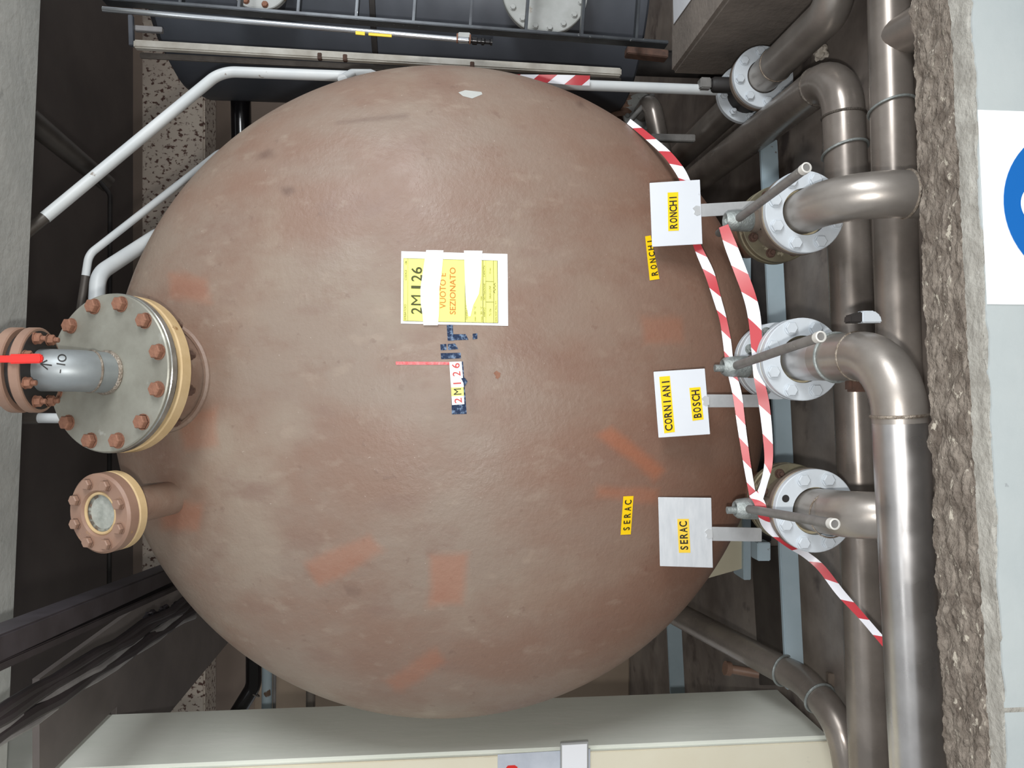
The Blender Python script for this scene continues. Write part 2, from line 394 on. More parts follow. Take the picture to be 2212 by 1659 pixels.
def patch(px, surf, n=1):
    """a quad given by four picture corners laid on a surface, n x n faces"""
    V = []; Fc = []
    for j in range(n + 1):
        for i in range(n + 1):
            s, t = i / n, j / n
            u = (1 - t) * ((1 - s) * px[0][0] + s * px[1][0]) + t * ((1 - s) * px[3][0] + s * px[2][0])
            v = (1 - t) * ((1 - s) * px[0][1] + s * px[1][1]) + t * ((1 - s) * px[3][1] + s * px[2][1])
            V.append(surf(u, v))
    for j in range(n):
        for i in range(n):
            a = j * (n + 1) + i; Fc.append((a, a + 1, a + n + 2, a + n + 1))
    return V, Fc
def poly_on(px, surf): return [surf(u, v) for u, v in px], [tuple(range(len(px)))]
def stroke(px, wpx, surf):
    V = []; Fc = []
    for i, (u, v) in enumerate(px):
        a = px[max(i - 1, 0)]; b = px[min(i + 1, len(px) - 1)]
        dx, dy = b[0] - a[0], b[1] - a[1]; L = math.hypot(dx, dy) or 1
        nx, ny = -dy / L * wpx / 2, dx / L * wpx / 2
        V += [surf(u + nx, v + ny), surf(u - nx, v - ny)]
    for i in range(len(px) - 1): Fc.append((2 * i, 2 * i + 1, 2 * i + 3, 2 * i + 2))
    return V, Fc
_txt = {}
def text_geo(s, bold=0.0):
    if (s, bold) not in _txt:
        c = bpy.data.curves.new('lettering', 'FONT'); c.body = s; c.offset = bold; c.resolution_u = 3
        o = bpy.data.objects.new('lettering', c); COL.objects.link(o)
        dg = bpy.context.evaluated_depsgraph_get(); me = bpy.data.meshes.new_from_object(o.evaluated_get(dg))
        xs = [v.co.x for v in me.vertices]; ys = [v.co.y for v in me.vertices]
        x0, x1, y0, y1 = min(xs), max(xs), min(ys), max(ys)
        V = [((v.co.x - x0) / (x1 - x0), (v.co.y - y0) / max(y1 - y0, 1e-6)) for v in me.vertices]
        Fc = [tuple(p.vertices) for p in me.polygons]
        bpy.data.objects.remove(o); bpy.data.curves.remove(c); bpy.data.meshes.remove(me)
        _txt[(s, bold)] = (V, Fc)
    return _txt[(s, bold)]
def text_on(s, px, surf, bold=0.0):
    """px: picture corners of the text box: bottom left, bottom right, top right, top left, as one reads it"""
    V, Fc = text_geo(s, bold); out = []
    for (a, t) in V:
        u = (1 - t) * ((1 - a) * px[0][0] + a * px[1][0]) + t * ((1 - a) * px[3][0] + a * px[2][0])
        v = (1 - t) * ((1 - a) * px[0][1] + a * px[1][1]) + t * ((1 - a) * px[3][1] + a * px[2][1])
        out.append(surf(u, v))
    return out, Fc
_hex = {}
def bolt_mesh(m, r, h, kind='hex', nut=False):
    key = (m, r, h, kind)
    if key not in _hex:
        n = 6 if kind == 'hex' else 12
        prof = [(0, 1e-5), (0, r * 1.12), (0.003, r * 1.12), (0.003, r), (h - r * 0.16, r), (h, r * 0.86), (h, 1e-5)]
        g = lathe((0, 0, 0), (0, 0, 1), prof[2:], n)
        w_ = lathe((0, 0, 0), (0, 0, 1), prof[:3] + [(0.003, 1e-5)], 16)
        g = join(g, w_)
        if kind == 'stud':
            g = join(lathe((0, 0, 0), (0, 0, 1), prof[2:], 6), w_, lathe((0, 0, 0), (0, 0, 1), [(h - 0.002, r * 0.5), (h + r * 0.7, r * 0.5), (h + r * 0.8, r * 0.4), (h + r * 0.8, 1e-5)], 12))
        me = mesh('bolt', g, m, smooth=30); _hex[key] = me
    return _hex[key]
def bolts(parent, c, axis, rad, n, r, h, m, phase=0.5, kind='hex', skip=(), name='bolt'):
    ax = Vector(axis).normalized(); x, y = frame_of(ax)
    q = Vector((0, 0, 1)).rotation_difference(ax)
    for k in range(n):
        if k in skip: continue
        a = 2 * math.pi * (k + phase) / n
        p = Vector(c) + (x * math.cos(a) + y * math.sin(a)) * rad
        link(name, bolt_mesh(m, r, h, kind), parent, loc=p, rot=q)

# ================================================================== THE SETTING
EZ = EYE.z
FLOOR = -1.30                                  # pit floor, relative to the eye
def struct(o, label, cat): return tag(o, label, cat, kind='structure')
o = obj('floor', box(-3.2, 4.2, 1.2, 6.6, EZ + FLOOR - 0.1, EZ + FLOOR), 'floor', smooth=0)
struct(o, 'dark wet floor of the sunken bay under the tank', 'floor')
o = obj('floor', box(-4, 4.5, -4.0, 1.25, -0.1, 0.0), 'walk', smooth=0)
struct(o, 'grey concrete walkway in front of the low wall', 'floor')
o = obj('wall_back', box(-3.2, 4.2, 6.5, 6.7, EZ + FLOOR, EZ + 2.6), 'backwall', smooth=0)
struct(o, 'dark brown back wall behind the tanks', 'wall')
o = obj('ceiling', box(-3.2, 4.2, 2.6, 6.6, EZ + 2.5, EZ + 2.65), 'ceil', smooth=0)
struct(o, 'dark ceiling of the tank bay', 'ceiling')

# pillar on the left: greenish side face and cream front face
p_near, p_far = -0.02, 0
PX = -1.18
YN = P(1795, 1595, 1).y
yn = Px(1700, 1597, PX).y; yf = Px(1600, 1490, PX).y
wl = thing('wall_left', (PX - 0.6, yn, EZ + FLOOR), 'pale greenish grey pillar with cream front left of the tank', 'pillar'); wl['kind'] = 'structure'
obj('pillar_body', box(-3.2, PX, yn + 0.004, yf, EZ + FLOOR, EZ + 2.3, 0.012), 'pillar', wl)
obj('front_coat', box(-3.2, PX - 0.012, yn - 0.004, yn + 0.006, EZ + FLOOR, EZ + 2.3, 0.002), 'cream', wl, label='cream painted front face')

# lintel across the top
LZ = 1.2
def lint(u, v): return Pz(u, v, LZ)
la, lb = lint(92, 0), lint(35, 1300)
dl = (la - lb).normalized(); pl_r = la + dl * 1.6; pl_l = lb - dl * 0.9
nrm = Vector((-dl.y, dl.x, 0))
lin_geo = prism([pl_l, pl_r, pl_r - nrm * 0.30, pl_l - nrm * 0.30], (0, 0, 1.1), 0.012)
o = obj('concrete_lintel', lin_geo, 'lintel'); struct(o, 'rough grey concrete lintel spanning above the tank', 'beam')

# low wall in front: rough top, pale mortar edge, painted front with the sign
LW = -0.93
back = [Pz(1968, 0, LW), Pz(2042, 1659, LW)]
mid = [Pz(2050, 0, LW), Pz(2140, 1659, LW)]
frn = [Pz(2093, 0, LW), Pz(2170, 1659, LW)]
def ext(a, b, k=0.8): d = (a - b).normalized(); return a + d * k, b - d * k
back, mid, frn = ext(*back), ext(*mid), ext(*frn)
wf = thing('wall_front', ((frn[0] + frn[1]) / 2).to_tuple()[:2] + (0.0,), 'low grey painted wall with rough concrete top below the pipes', 'wall'); wf['kind'] = 'structure'
def rough_strip(A, B, nx, ny, amp, sc, edge=0.0, z1=-0.9):
    V = []; Fc = []
    for i in range(nx + 1):
        s = i / nx; a = A[1].lerp(A[0], s); b = B[1].lerp(B[0], s)
        for j in range(ny + 1):
            t = j / ny; p = a.lerp(b, t)
            k = noise.fractal(Vector((p.x * 0.55, p.y, p.z)) * sc, 0.8, 2.1, 6) * amp
            e = edge * noise.fractal(Vector((p.x * 30, t * 2, 3.3)), 0.8, 2.0, 5)
            if j in (0, ny): p = p + (b - a).normalized() * e
            V.append(p + Vector((0, 0, k)))
    for i in range(nx):
        for j in range(ny):
            a = i * (ny + 1) + j; Fc.append((a, a + 1, a + ny + 2, a + ny + 1))
    m = len(V)                                       # skirts down the back and the front
    for i in range(nx + 1): V.append(V[i * (ny + 1)] + Vector((0, 0, -0.62)))
    for i in range(nx + 1): V.append(V[i * (ny + 1) + ny] + Vector((0, 0, -0.62)))
    for i in range(nx):
        Fc.append((i * (ny + 1), (i + 1) * (ny + 1), m + i + 1, m + i))
        Fc.append(((i + 1) * (ny + 1) + ny, i * (ny + 1) + ny, m + nx + 1 + i, m + nx + 2 + i))
    return V, Fc
obj('broken_top', rough_strip(back, mid, 900, 40, 0.0075, 44, 0.0025), 'rough', wf, smooth=60)
obj('mortar_edge', rough_strip(mid, frn, 700, 12, 0.002, 40, 0.005), 'plaster', wf, smooth=60)
fn = Vector((frn[0].y - frn[1].y, -(frn[0].x - frn[1].x), 0)).normalized()      # towards the walkway
if fn.y > 0: fn = -fn
def jag_paint(A, B, nx, h, thick, top_amp):
    V = []; Fc = []
    for i in range(nx + 1):
        p = A.lerp(B, i / nx) + fn * thick
        j = top_amp * (noise.fractal(Vector((p.x * 18, 0.5, 0)), 1.0, 2.0, 5))
        V += [p + Vector((0, 0, j - 0.004)), p + Vector((0, 0, -h)), p - fn * thick + Vector((0, 0, j - 0.004))]
    for i in range(nx):
        a = 3 * i; Fc += [(a, a + 1, a + 4, a + 3), (a + 2, a, a + 3, a + 5)]
    return V, Fc
obj('paint_coat', jag_paint(frn[1], frn[0], 300, 0.66, 0.004, 0.006), 'wallgrey', wf, smooth=0)
fp = on_plane(frn[0] + fn * 0.0055, fn)
fp2 = on_plane(frn[0] + fn * 0.0065, fn); fp3 = on_plane(frn[0] + fn * 0.0075, fn)
sign_tl, sign_tr = fp(2108, 237), fp(2128, 657)
o = obj('sign_background', (lambda a, b: prism([a, b, b - Vector((0, 0, 0.34)), a - Vector((0, 0, 0.34))], -fn * 0.001))(sign_tl - Vector((0, 0, 0.004)), sign_tr - Vector((0, 0, 0.004))), 'wallwhite', wf, smooth=0, label='white painted square')
cc = fp2(2330, 444); rr_ = (fp2(2168, 444) - cc).length
o = obj('sign_disc', disc(cc, fn, rr_, 0.001, 0.0002, 64), 'blue', wf, smooth=0, label='blue painted disc')
dn = Vector((0, 0, -1))
o = obj('sign_symbol', lathe(cc + fn * 0.0012 + Vector((0, 0, rr_ * 0.52)), fn, [(0, 1e-5), (0.0003, rr_ * 0.26)], 40), 'wallwhite', wf, smooth=0, label='white symbol on the blue disc')

# far beams and wall panels
o = obj('concrete_beam', box(-3.2, 4.1, 5.0, 5.25, EZ + 1.49, EZ + 1.87, 0.01), 'speckle'); struct(o, 'pale concrete beam with dark mould specks behind the tank', 'beam')
o = obj('wall_panel', box(-3.2, 0.4, 5.25, 5.4, EZ + FLOOR, EZ + 1.25, 0.01), 'beige'); struct(o, 'beige low wall panel far behind the tank', 'wall')
o = obj('overhead_panel', prism([Vector(q) for q in ((-1.165, 2.36, EZ + 1.17), (-0.86, 2.36, EZ + 1.17), (-0.86, 4.9, EZ + 1.17), (-1.42, 4.9, EZ + 1.17), (-1.42, yf + 0.02, EZ + 1.17), (-1.165, yf + 0.02, EZ + 1.17))], (0, 0, 0.02)), 'duct'); tag(o, 'dusky flat panel overhead left of the tank', 'panel')

# concrete plinth on the right
o = obj('concrete_plinth', box(1.25, 3.4, 1.75, 3.03, EZ + FLOOR, EZ - 0.92, 0.012), 'plinth')
struct(o, 'stained concrete plinth on the right beside the flanged pipe', 'plinth')

# ================================================================== THE TANK
tk = thing('storage_tank', (TCX, 3.4, EZ + FLOOR), 'large weathered red-brown storage tank with domed head', 'tank')
def tank_geo():
    NA, NR = 300, 120
    V = []; Fc = []; W = []
    patches = [  # picture quads of bare orange primer and their strength
        ([(1295, 940), (1320, 925), (1440, 1015), (1415, 1035)], 0.55), ([(655, 1215), (800, 1150), (835, 1190), (690, 1265)], 0.35),
        ([(930, 1200), (1010, 1195), (1000, 1305), (925, 1310)], 0.4), ([(830, 1470), (940, 1400), (960, 1430), (860, 1500)], 0.35),
        ([(1290, 1050), (1420, 1060), (1420, 1085), (1290, 1075)], 0.4), ([(365, 590), (450, 600), (460, 660), (370, 640)], 0.3),
        ([(385, 900), (470, 880), (470, 960), (400, 970)], 0.3), ([(1380, 680), (1470, 690), (1480, 740), (1390, 745)], 0.28), ([(340, 1080), (440, 1090), (430, 1150), (350, 1140)], 0.35)]
    scuffs = [([(555, 335), (580, 325), (585, 338), (560, 342)], 0.7), ([(612, 405), (632, 408), (630, 420), (615, 418)], 0.7), ([(730, 262), (880, 247), (880, 252), (730, 268)], 0.5),
              ([(1253, 220), (1260, 232), (1257, 234), (1250, 222)], 0.8), ([(1004, 720), (1030, 760), (1030, 890), (1010, 890)], 0.22), ([(745, 1265), (780, 1270), (775, 1290), (748, 1285)], 0.4)]
    def inq(q, u, v):
        s = None; dmin = 1e9
        for i in range(4):
            a, b = q[i], q[(i + 1) % 4]
            L = math.hypot(b[0] - a[0], b[1] - a[1]); c = ((b[0] - a[0]) * (v - a[1]) - (b[1] - a[1]) * (u - a[0])) / L
            if s is None: s = 1
            dmin = min(dmin, c)
        return dmin
    def proj(p):
        q = p - EYE; f = q.y * cs - q.z * sn
        return 1106 + F * (-(q.y * sn + q.z * cs)) / f, 829.5 - F * q.x / f
    for i in range(NR + 1):
        ph = (i / NR) * math.pi / 2
        for k in range(NA):
            a = 2 * math.pi * k / NA
            p = TO + Vector((TR * math.sin(ph) * math.cos(a), -TC * math.cos(ph), TR * math.sin(ph) * math.sin(a)))
            V.append(p); u, v = proj(p)
            o_ = sc_ = 0.0
            n1 = noise.noise(p * 9) * 9
            for q, st in patches:
                d = max(inq(q, u, v), inq(q[::-1], u, v)) + n1
                o_ = max(o_, st * min(max((d + 8) / 16, 0), 1))
            for q, st in scuffs:
                d = max(inq(q, u, v), inq(q[::-1], u, v)) + n1 * 0.5
                sc_ = max(sc_, st * min(max((d + 5) / 8, 0), 1))
            rim = max(0.0, min(1.0, (ph - 1.36) / 0.12)) * (0.75 if math.cos(a) < 0.1 else 0.2)
            W.append((o_, sc_, rim, 1))
    for yb in (0.02, 0.06, 3.0):
        for k in range(NA):
            a = 2 * math.pi * k / NA; V.append(TO + Vector((TR * math.cos(a), yb, TR * math.sin(a)))); W.append((0, 0, 0.5 if math.cos(a) < 0.1 else 0.1, 1))
    for i in range(NR + 3):
        for k in range(NA):
            k2 = (k + 1) % NA; Fc.append((i * NA + k, (i + 1) * NA + k, (i + 1) * NA + k2, i * NA + k2))
    return V, Fc, W
V, Fc, W = tank_geo()
sh = obj('shell', (V, Fc), 'tank', tk, smooth=60)
at = sh.data.color_attributes.new('wear', 'FLOAT_COLOR', 'POINT')
at.data.foreach_set('color', [c for q in W for c in q])

def nozzle(parent, c, n, r_f, neck_r, neck_len, kind):
    c = Vector(c); n = Vector(n).normalized()
    if kind == 'manhole':
        nk = obj('nozzle_neck', tube([c - n * 0.05, c - n * neck_len], neck_r, 40), 'tank', parent)
        hp = c - n * (neck_len - 0.075)
        lf = obj('neck_flange', disc(c - n * 0.075, n, r_f, 0.034, 0.003, 64, ri=neck_r * 0.8), 'yellowflange', parent, label='cream yellow flange')
        obj('gasket', disc(c - n * 0.041, n, r_f - 0.012, 0.010, 0.001, 64, ri=neck_r * 0.8), 'black', parent)
        cv = obj('blind_cover', disc(c - n * 0.031, n, r_f - 0.002, 0.031, 0.003, 72), 'coverplate', parent, label='grey blind cover plate with rusty bolts')
        obj('cover_rim', disc(c - n * 0.030, n, r_f, 0.022, 0.004, 72, ri=r_f - 0.02), 'rim', cv)
        bolts(cv, c, n, r_f * 0.87, 12, 0.018, 0.018, 'rust', 0.5)
        bolts(lf, c - n * 0.075, -n, r_f * 0.87, 12, 0.014, 0.03, 'rustdark', 0.5, kind='stud', name='nut')
        return cv
    nk = obj('nozzle_neck', tube([c - n * 0.05, c - n * (neck_len - 0.04), c - n * neck_len], [neck_r, neck_r, neck_r * 1.25], 32), 'tank', parent)
    lf = obj('neck_flange', disc(c - n * 0.060, n, r_f, 0.026, 0.003, 56, ri=neck_r * 0.7), 'yellowflange', parent, label='cream yellow flange')
    cv = obj('sight_glass_flange', lathe(c, n, [(-0.034, 0.04), (-0.034, r_f - 0.003), (-0.031, r_f), (-0.006, r_f), (0.0, r_f - 0.006), (0.0, 0.058), (-0.014, 0.05), (-0.014, 0.04)], 56), 'flangebrown', parent, label='brown painted sight glass flange')
    obj('sight_glass', disc(c - n * 0.018, n, 0.051, 0.004, 0.0005, 40), 'glass', cv)
    obj('glass_ring', ring(c - n * 0.008, n, 0.05, 0.004, 40, 8), 'yellowflange', cv)
    bolts(cv, c, n, r_f * 0.78, 8, 0.0135, 0.014, 'flangebrown', 0.5)
    return cv
n_man = Vector((0.05, -0.897, 0.438)).normalized()
c_man = EYE + ray(230, 805) * 1.933
nozzle(tk, c_man, n_man, 0.2025, 0.137, 0.34, 'manhole')
hp = None
# reinforcing weld ring where the neck meets the head
for k in range(200):
    q = c_man - n_man * (0.1 + k * 0.002) + Vector((0, -0.03, -0.16))
    if ((q.x - TO.x) ** 2 + (q.z - TO.z) ** 2) / TR ** 2 + (q.y - TO.y) ** 2 / TC ** 2 < 1: break
def neck_weld():
    x, y = frame_of(n_man); pts = []
    for i in range(49):
        a = 2 * math.pi * i / 48; d = (x * math.cos(a) + y * math.sin(a)) * 0.145
        p = None
        for k in range(400):
            q = c_man + d - n_man * (0.05 + k * 0.001)
            if ((q.x - TO.x) ** 2 + (q.z - TO.z) ** 2) / TR ** 2 + (q.y - TO.y) ** 2 / TC ** 2 < 1: p = q; break
        pts.append(p if p else c_man + d - n_man * 0.42)
    return tube(pts, 0.010, 8, caps=False)
obj('neck_weld', neck_weld(), 'tank', tk)
n_sg = Vector((-0.03, -0.90, 0.435)).normalized()
c_sg = EYE + ray(212, 1110) * 1.90
nozzle(tk, c_sg, n_sg, 0.1, 0.046, 0.36, 'sight')

# markings stuck on the head -----------------------------------------------------------
S1, S2, S3, S4 = on_head(0.0015), on_head(0.0028), on_head(0.0038), on_head(0.0052)
pc = head_hit(980, 622)
pp = thing('paper_notice', head_hit(1096, 625, 0.002), 'white and yellow printed notice reading 2M 126 taped on the tank', 'notice')
paper_q = [(867, 543), (1096, 549), (1097.5, 704), (866, 699)]
obj('sheet', patch(paper_q, S1, 12), 'paper', pp, smooth=0)
def pq(s0, s1, t0, t1):
    """part of the paper: s across the picture 0..1, t down 0..1"""
    q = []
    for s, t in ((s0, t0), (s1, t0), (s1, t1), (s0, t1)):
        u = (1 - t) * ((1 - s) * 867 + s * 1096) + t * ((1 - s) * 866 + s * 1097.5)
        v = (1 - t) * ((1 - s) * 543 + s * 549) + t * ((1 - s) * 699 + s * 704); q.append((u, v))
    return q
obj('yellow_field', patch(pq(0.022, 0.905, 0.10, 0.965), S2, 12), 'paperyellow', pp, smooth=0)
S2b = on_head(0.0034)
for (a, b, c_, d_) in ((0.598, 0.603, 0.10, 0.965), (0.765, 0.770, 0.10, 0.965), (0.792, 0.7945, 0.10, 0.965), (0.864, 0.868, 0.10, 0.965), (0.792, 0.865, 0.388, 0.394), (0.792, 0.865, 0.674, 0.680),
                       (0.062, 0.0645, 0.10, 0.965), (0.902, 0.906, 0.10, 0.965), (0.022, 0.905, 0.098, 0.102), (0.022, 0.905, 0.962, 0.967), (0.021, 0.024, 0.10, 0.965)):
    obj('ruled_line', patch(pq(a, b, c_, d_), S2b, 6), 'inkgreen', pp, smooth=0)
def ptext(s, s0, s1, t0, t1, m, bold=0.0):
    q = pq(s0, s1, t0, t1)      # text reads upwards in the picture, its top to the left
    obj('lettering', text_on(s, [q[2], q[1], q[0], q[3]], S3, bold), m, pp, smooth=0)
for ch, t0, t1 in (('2', 0.775, 0.865), ('M', 0.605, 0.745), ('1', 0.475, 0.515), ('2', 0.325, 0.415), ('6', 0.215, 0.310)): ptext(ch, 0.095, 0.198, t0, t1, 'inkgreen', 0.0 if ch in 'M1' else 0.012)
ptext('SERBATOIO', 0.030, 0.050, 0.735, 0.955, 'inkgreen')
ptext('CODICE', 0.034, 0.054, 0.26, 0.40, 'inkgreen')
ptext('10K', 0.036, 0.056, 0.13, 0.185, 'inkgreen')
ptext('VUOTO E', 0.362, 0.420, 0.29, 0.78, 'inkorange', 0.005)
ptext('SEZIONATO', 0.455, 0.512, 0.21, 0.86, 'inkorange', 0.012)
ptext('TEMPERATURA', 0.606, 0.622, 0.70, 0.93, 'inkgreen')
ptext('min  20  °C', 0.682, 0.700, 0.74, 0.945, 'inkgreen')
ptext('max  30  °C', 0.742, 0.760, 0.74, 0.95, 'inkgreen')
ptext('max', 0.745, 0.758, 0.60, 0.655, 'inkgreen')
ptext('ARRIVO', 0.772, 0.788, 0.755, 0.885, 'inkgreen')
ptext('DESTINAZIONE', 0.772, 0.788, 0.42, 0.65, 'inkgreen')
ptext('CAPACITA', 0.772, 0.788, 0.17, 0.33, 'inkgreen')
ptext('TL 126', 0.824, 0.842, 0.77, 0.87, 'inkgreen')
ptext('SALA CONF', 0.824, 0.842, 0.45, 0.63, 'inkgreen')
ptext('15 mc', 0.826, 0.842, 0.20, 0.28, 'inkgreen')
ptext('FIRMA RESP. MAG. M.P.', 0.880, 0.894, 0.655, 0.955, 'inkgreen')
obj('signature', stroke([(1069, 634), (1066, 630), (1070, 626), (1066, 622), (1070, 619), (1067, 615), (1070, 612)], 1.2, S3), 'inkgreen', pp, smooth=0)
def poly_strip(L, Rr, surf):
    V = []; Fc = []
    for a, b in zip(L, Rr): V += [surf(*a), surf(*((a[0] + b[0]) / 2, (a[1] + b[1]) / 2)), surf(*b)]
    for i in range(len(L) - 1):
        for j in range(2):
            a = 3 * i + j; Fc.append((a, a + 1, a + 4, a + 3))
    return V, Fc
obj('tape_glare', poly_strip([(921, 541.5), (918, 560), (912, 600), (908.5, 625), (909, 655), (913, 680), (915, 703)], [(958, 542), (957, 560), (953, 600), (949, 625), (948.5, 655), (948, 680), (946, 703)], S4), 'tapeglare', pp, smooth=0, label='clear adhesive tape with flash glare painted white')  # outline follows the glare bands, painted white over the print
obj('tape_glare', poly_strip([(1002, 542.5), (1003, 561), (1004, 600), (1005.5, 640), (1008, 665), (1012, 684)], [(1042, 543), (1040, 561), (1039, 600), (1034, 636), (1022, 660), (1016, 684)], S4), 'tapeglare', pp, smooth=0, label='clear adhesive tape with flash glare painted white')

# remains of navy tape lettering
nt_ = thing('tape_lettering', head_hit(1000, 740), 'remains of crinkled navy tape lettering on the tank below the notice', 'marking')
for q in ([(965, 702), (978, 702), (980, 736), (967, 736)], [(979, 722), (1006, 722), (1012, 734), (980, 735)], [(1021, 721), (1031, 720), (1031, 732), (1021, 733)],
          [(951, 744), (964, 743), (965, 756), (952, 757)], [(967, 743), (983, 742), (990, 754), (968, 756)], [(952, 763), (995, 762), (996, 774), (953, 776)]):
    obj('tape_piece', patch(q, on_head(0.0012), 3), 'bluetape', nt_, smooth=0)
nn = thing('number_sticker', head_hit(990, 840), 'white and yellow sticker strip reading 2M 126 over navy tape', 'sticker')
obj('tape_piece', patch([(974, 782), (1000, 781), (1008, 894), (976, 895)], on_head(0.001), 4), 'bluetape', nn, smooth=0, label='navy tape under the stickers')
obj('tape_piece', patch([(996, 817), (1004, 816), (1010, 824), (1004, 834)], on_head(0.0032), 2), 'bluetape', nn, smooth=0)
obj('sticker_piece', patch([(970.5, 782), (997, 781), (1000, 817), (973, 818)], S2, 3), 'paper', nn, smooth=0, label='white sticker with red 26')
obj('sticker_piece', patch([(973, 818), (1000, 817), (1002, 836), (974.5, 837)], S2, 3), 'paper', nn, smooth=0, label='white sticker with red 1')
obj('sticker_piece', patch([(974.5, 837), (1001, 836), (1002, 855), (975.5, 856)], S2, 3), 'paperyellow', nn, smooth=0, label='yellow sticker with black M')
obj('sticker_piece', patch([(975.5, 856), (1002, 855), (1003, 873), (976.5, 875)], S2, 3), 'paper', nn, smooth=0, label='white sticker with red 2')
_raw = {}
def letter_raw(ch, bold):
    if (ch, bold) not in _raw:
        c = bpy.data.curves.new('letter', 'FONT'); c.body = ch; c.offset = bold; c.resolution_u = 4
        o = bpy.data.objects.new('letter', c); COL.objects.link(o)
        dg = bpy.context.evaluated_depsgraph_get(); me = bpy.data.meshes.new_from_object(o.evaluated_get(dg))
        xs = [v.co.x for v in me.vertices]; ys = [v.co.y for v in me.vertices]; h = max(ys) - min(ys)
        _raw[(ch, bold)] = ([((v.co.x - (min(xs) + max(xs)) / 2) / h, (v.co.y - min(ys)) / h) for v in me.vertices], [tuple(p.vertices) for p in me.polygons], (max(xs) - min(xs)) / h)
        bpy.data.objects.remove(o); bpy.data.curves.remove(c); bpy.data.meshes.remove(me)
    return _raw[(ch, bold)]
def spaced(word, parent, q, surf, m, bold=0.008, wide=0.62):
    n = len(word); ref = 0.78                                  # letters set on even cells, condensed to fit
    for i, ch in enumerate(word):
        if ch == ' ': continue
        V, Fc, wd = letter_raw(ch, bold); k = wide / n / max(ref, wd if wd > 0.9 else ref); out = []
        for (x, t) in V:
            a = (i + 0.5) / n + x * k
            u = (1 - t) * ((1 - a) * q[0][0] + a * q[1][0]) + t * ((1 - a) * q[3][0] + a * q[2][0])
            v = (1 - t) * ((1 - a) * q[0][1] + a * q[1][1]) + t * ((1 - a) * q[3][1] + a * q[2][1])
            out.append(surf(u, v))
        obj('letter', (out, Fc), m, parent, smooth=0)
def ltext(s, parent, q, surf, m, bold=0.0): return obj('lettering', text_on(s, q, surf, bold), m, parent, smooth=0)
ltext('6', nn, [(993, 795), (993, 784), (976, 785), (976, 796)], S3, 'inkred', 0.01)
ltext('2', nn, [(995, 812), (994, 802), (977, 803), (978, 813)], S3, 'inkred', 0.01)
ltext('1', nn, [(996, 829), (996, 826), (979, 827), (979, 830)], S3, 'inkred', 0.01)
ltext('M', nn, [(997, 852), (996, 839), (980, 840), (980, 853)], S3, 'ink', 0.0)
ltext('2', nn, [(998, 870), (997, 859), (981, 860), (982, 871)], S3, 'inkred', 0.01)
o = obj('tape_mark', patch([(855, 781), (990, 782), (990, 788), (855, 788)], on_head(0.0012), 8), 'redtape', smooth=0, base=head_hit(920, 785))
tag(o, 'faded red tape strip on the tank above the 2M 126 sticker', 'tape')
o = obj('paint_chip', poly_on([(1066, 806), (1072, 801), (1081, 806), (1080, 814), (1075, 819), (1070, 816), (1071, 813)], on_head(0.001)), 'rust', smooth=0); tag(o, 'small brown rust chip on the tank head', 'rust spot')
o = obj('paint_spot', poly_on([(990, 200), (1005, 195), (1040, 199), (1042, 204), (1020, 213), (1000, 208)], on_head(0.0006)), 'lintel', smooth=0); tag(o, 'pale grey scraped spot near the tank top edge', 'paint spot')

# yellow word stickers on the tank
def tank_sticker(word, q, label, tq):
    t = thing('word_sticker', head_hit(*q[1]), label, 'sticker')
    obj('sticker_strip', patch(q, S1, 5), 'yellow', t, smooth=0)
    spaced(word, t, tq, S2, 'ink', bold=0.018, wide=0.62)
    return t
tank_sticker('RONCHI', [(1393, 511), (1405, 509), (1424, 603), (1403, 606)], 'yellow sticker reading RONCHI on the tank beside the plate', [(1421, 597), (1408, 514), (1396, 516), (1407, 599)])
tank_sticker('SERAC', [(1346, 1072), (1368, 1071), (1362, 1154), (1340, 1155)], 'yellow sticker reading SERAC on the tank above the plate', [(1359, 1148), (1364, 1077), (1349, 1078), (1345, 1149)])

# ================================================================== VENT PIPE ON THE MANHOLE
pr = 0.051
v_cor = c_man + n_man * 0.0925; vx, vy = v_cor.x, v_cor.y
z_fl = EZ + 0.955
vt = thing('vent_pipe', c_man, 'grey elbow vent pipe with rusty flanges standing on the manhole cover', 'pipe')
v_path = bend([c_man - n_man * 0.02, v_cor, Vector((vx, vy, z_fl + 0.005))], 0.1, 14)
v_geo = tube(v_path, pr, 40)
obj('pipe', v_geo, 'ductpipe', vt)
from mathutils.bvhtree import BVHTree
def on_mesh(geo, off):
    tree = BVHTree.FromPolygons([tuple(p) for p in geo[0]], geo[1])
    def f(u, v):
        d = ray(u, v).normalized(); h = tree.ray_cast(EYE, d)
        return (h[0] if h[0] is not None else EYE + d * 2) - d * off
    return f
obj('weld_ring', ring(c_man + n_man * 0.003, n_man, pr, 0.006), 'weld', vt)
obj('weld_ring', ring(v_path[3], (v_path[4] - v_path[2]), pr, 0.003), 'weld', vt)
lf = obj('lower_flange', disc((vx, vy, z_fl), (0, 0, 1), 0.102, 0.024, 0.003, 48), 'flangebrown', vt)
obj('dark_face', disc((vx, vy, z_fl - 0.001), (0, 0, 1), 0.094, 0.002, 0.0005, 48, ri=pr), 'black', lf)
obj('gasket', disc((vx, vy, z_fl + 0.024), (0, 0, 1), 0.088, 0.014, 0.001, 40), 'black', vt)
uf = obj('upper_flange', disc((vx, vy, z_fl + 0.038), (0, 0, 1), 0.102, 0.026, 0.003, 48), 'flangebrown', vt)
bolts(lf, (vx, vy, z_fl), (0, 0, -1), 0.08, 8, 0.013, 0.016, 'rust', 0.5, kind='stud')
bolts(uf, (vx, vy, z_fl + 0.064), (0, 0, 1), 0.08, 8, 0.013, 0.016, 'rust', 0.5)
obj('riser', tube([(vx, vy, z_fl + 0.06), (vx, vy, z_fl + 0.6)], 0.056, 32), 'yellowflange', vt)
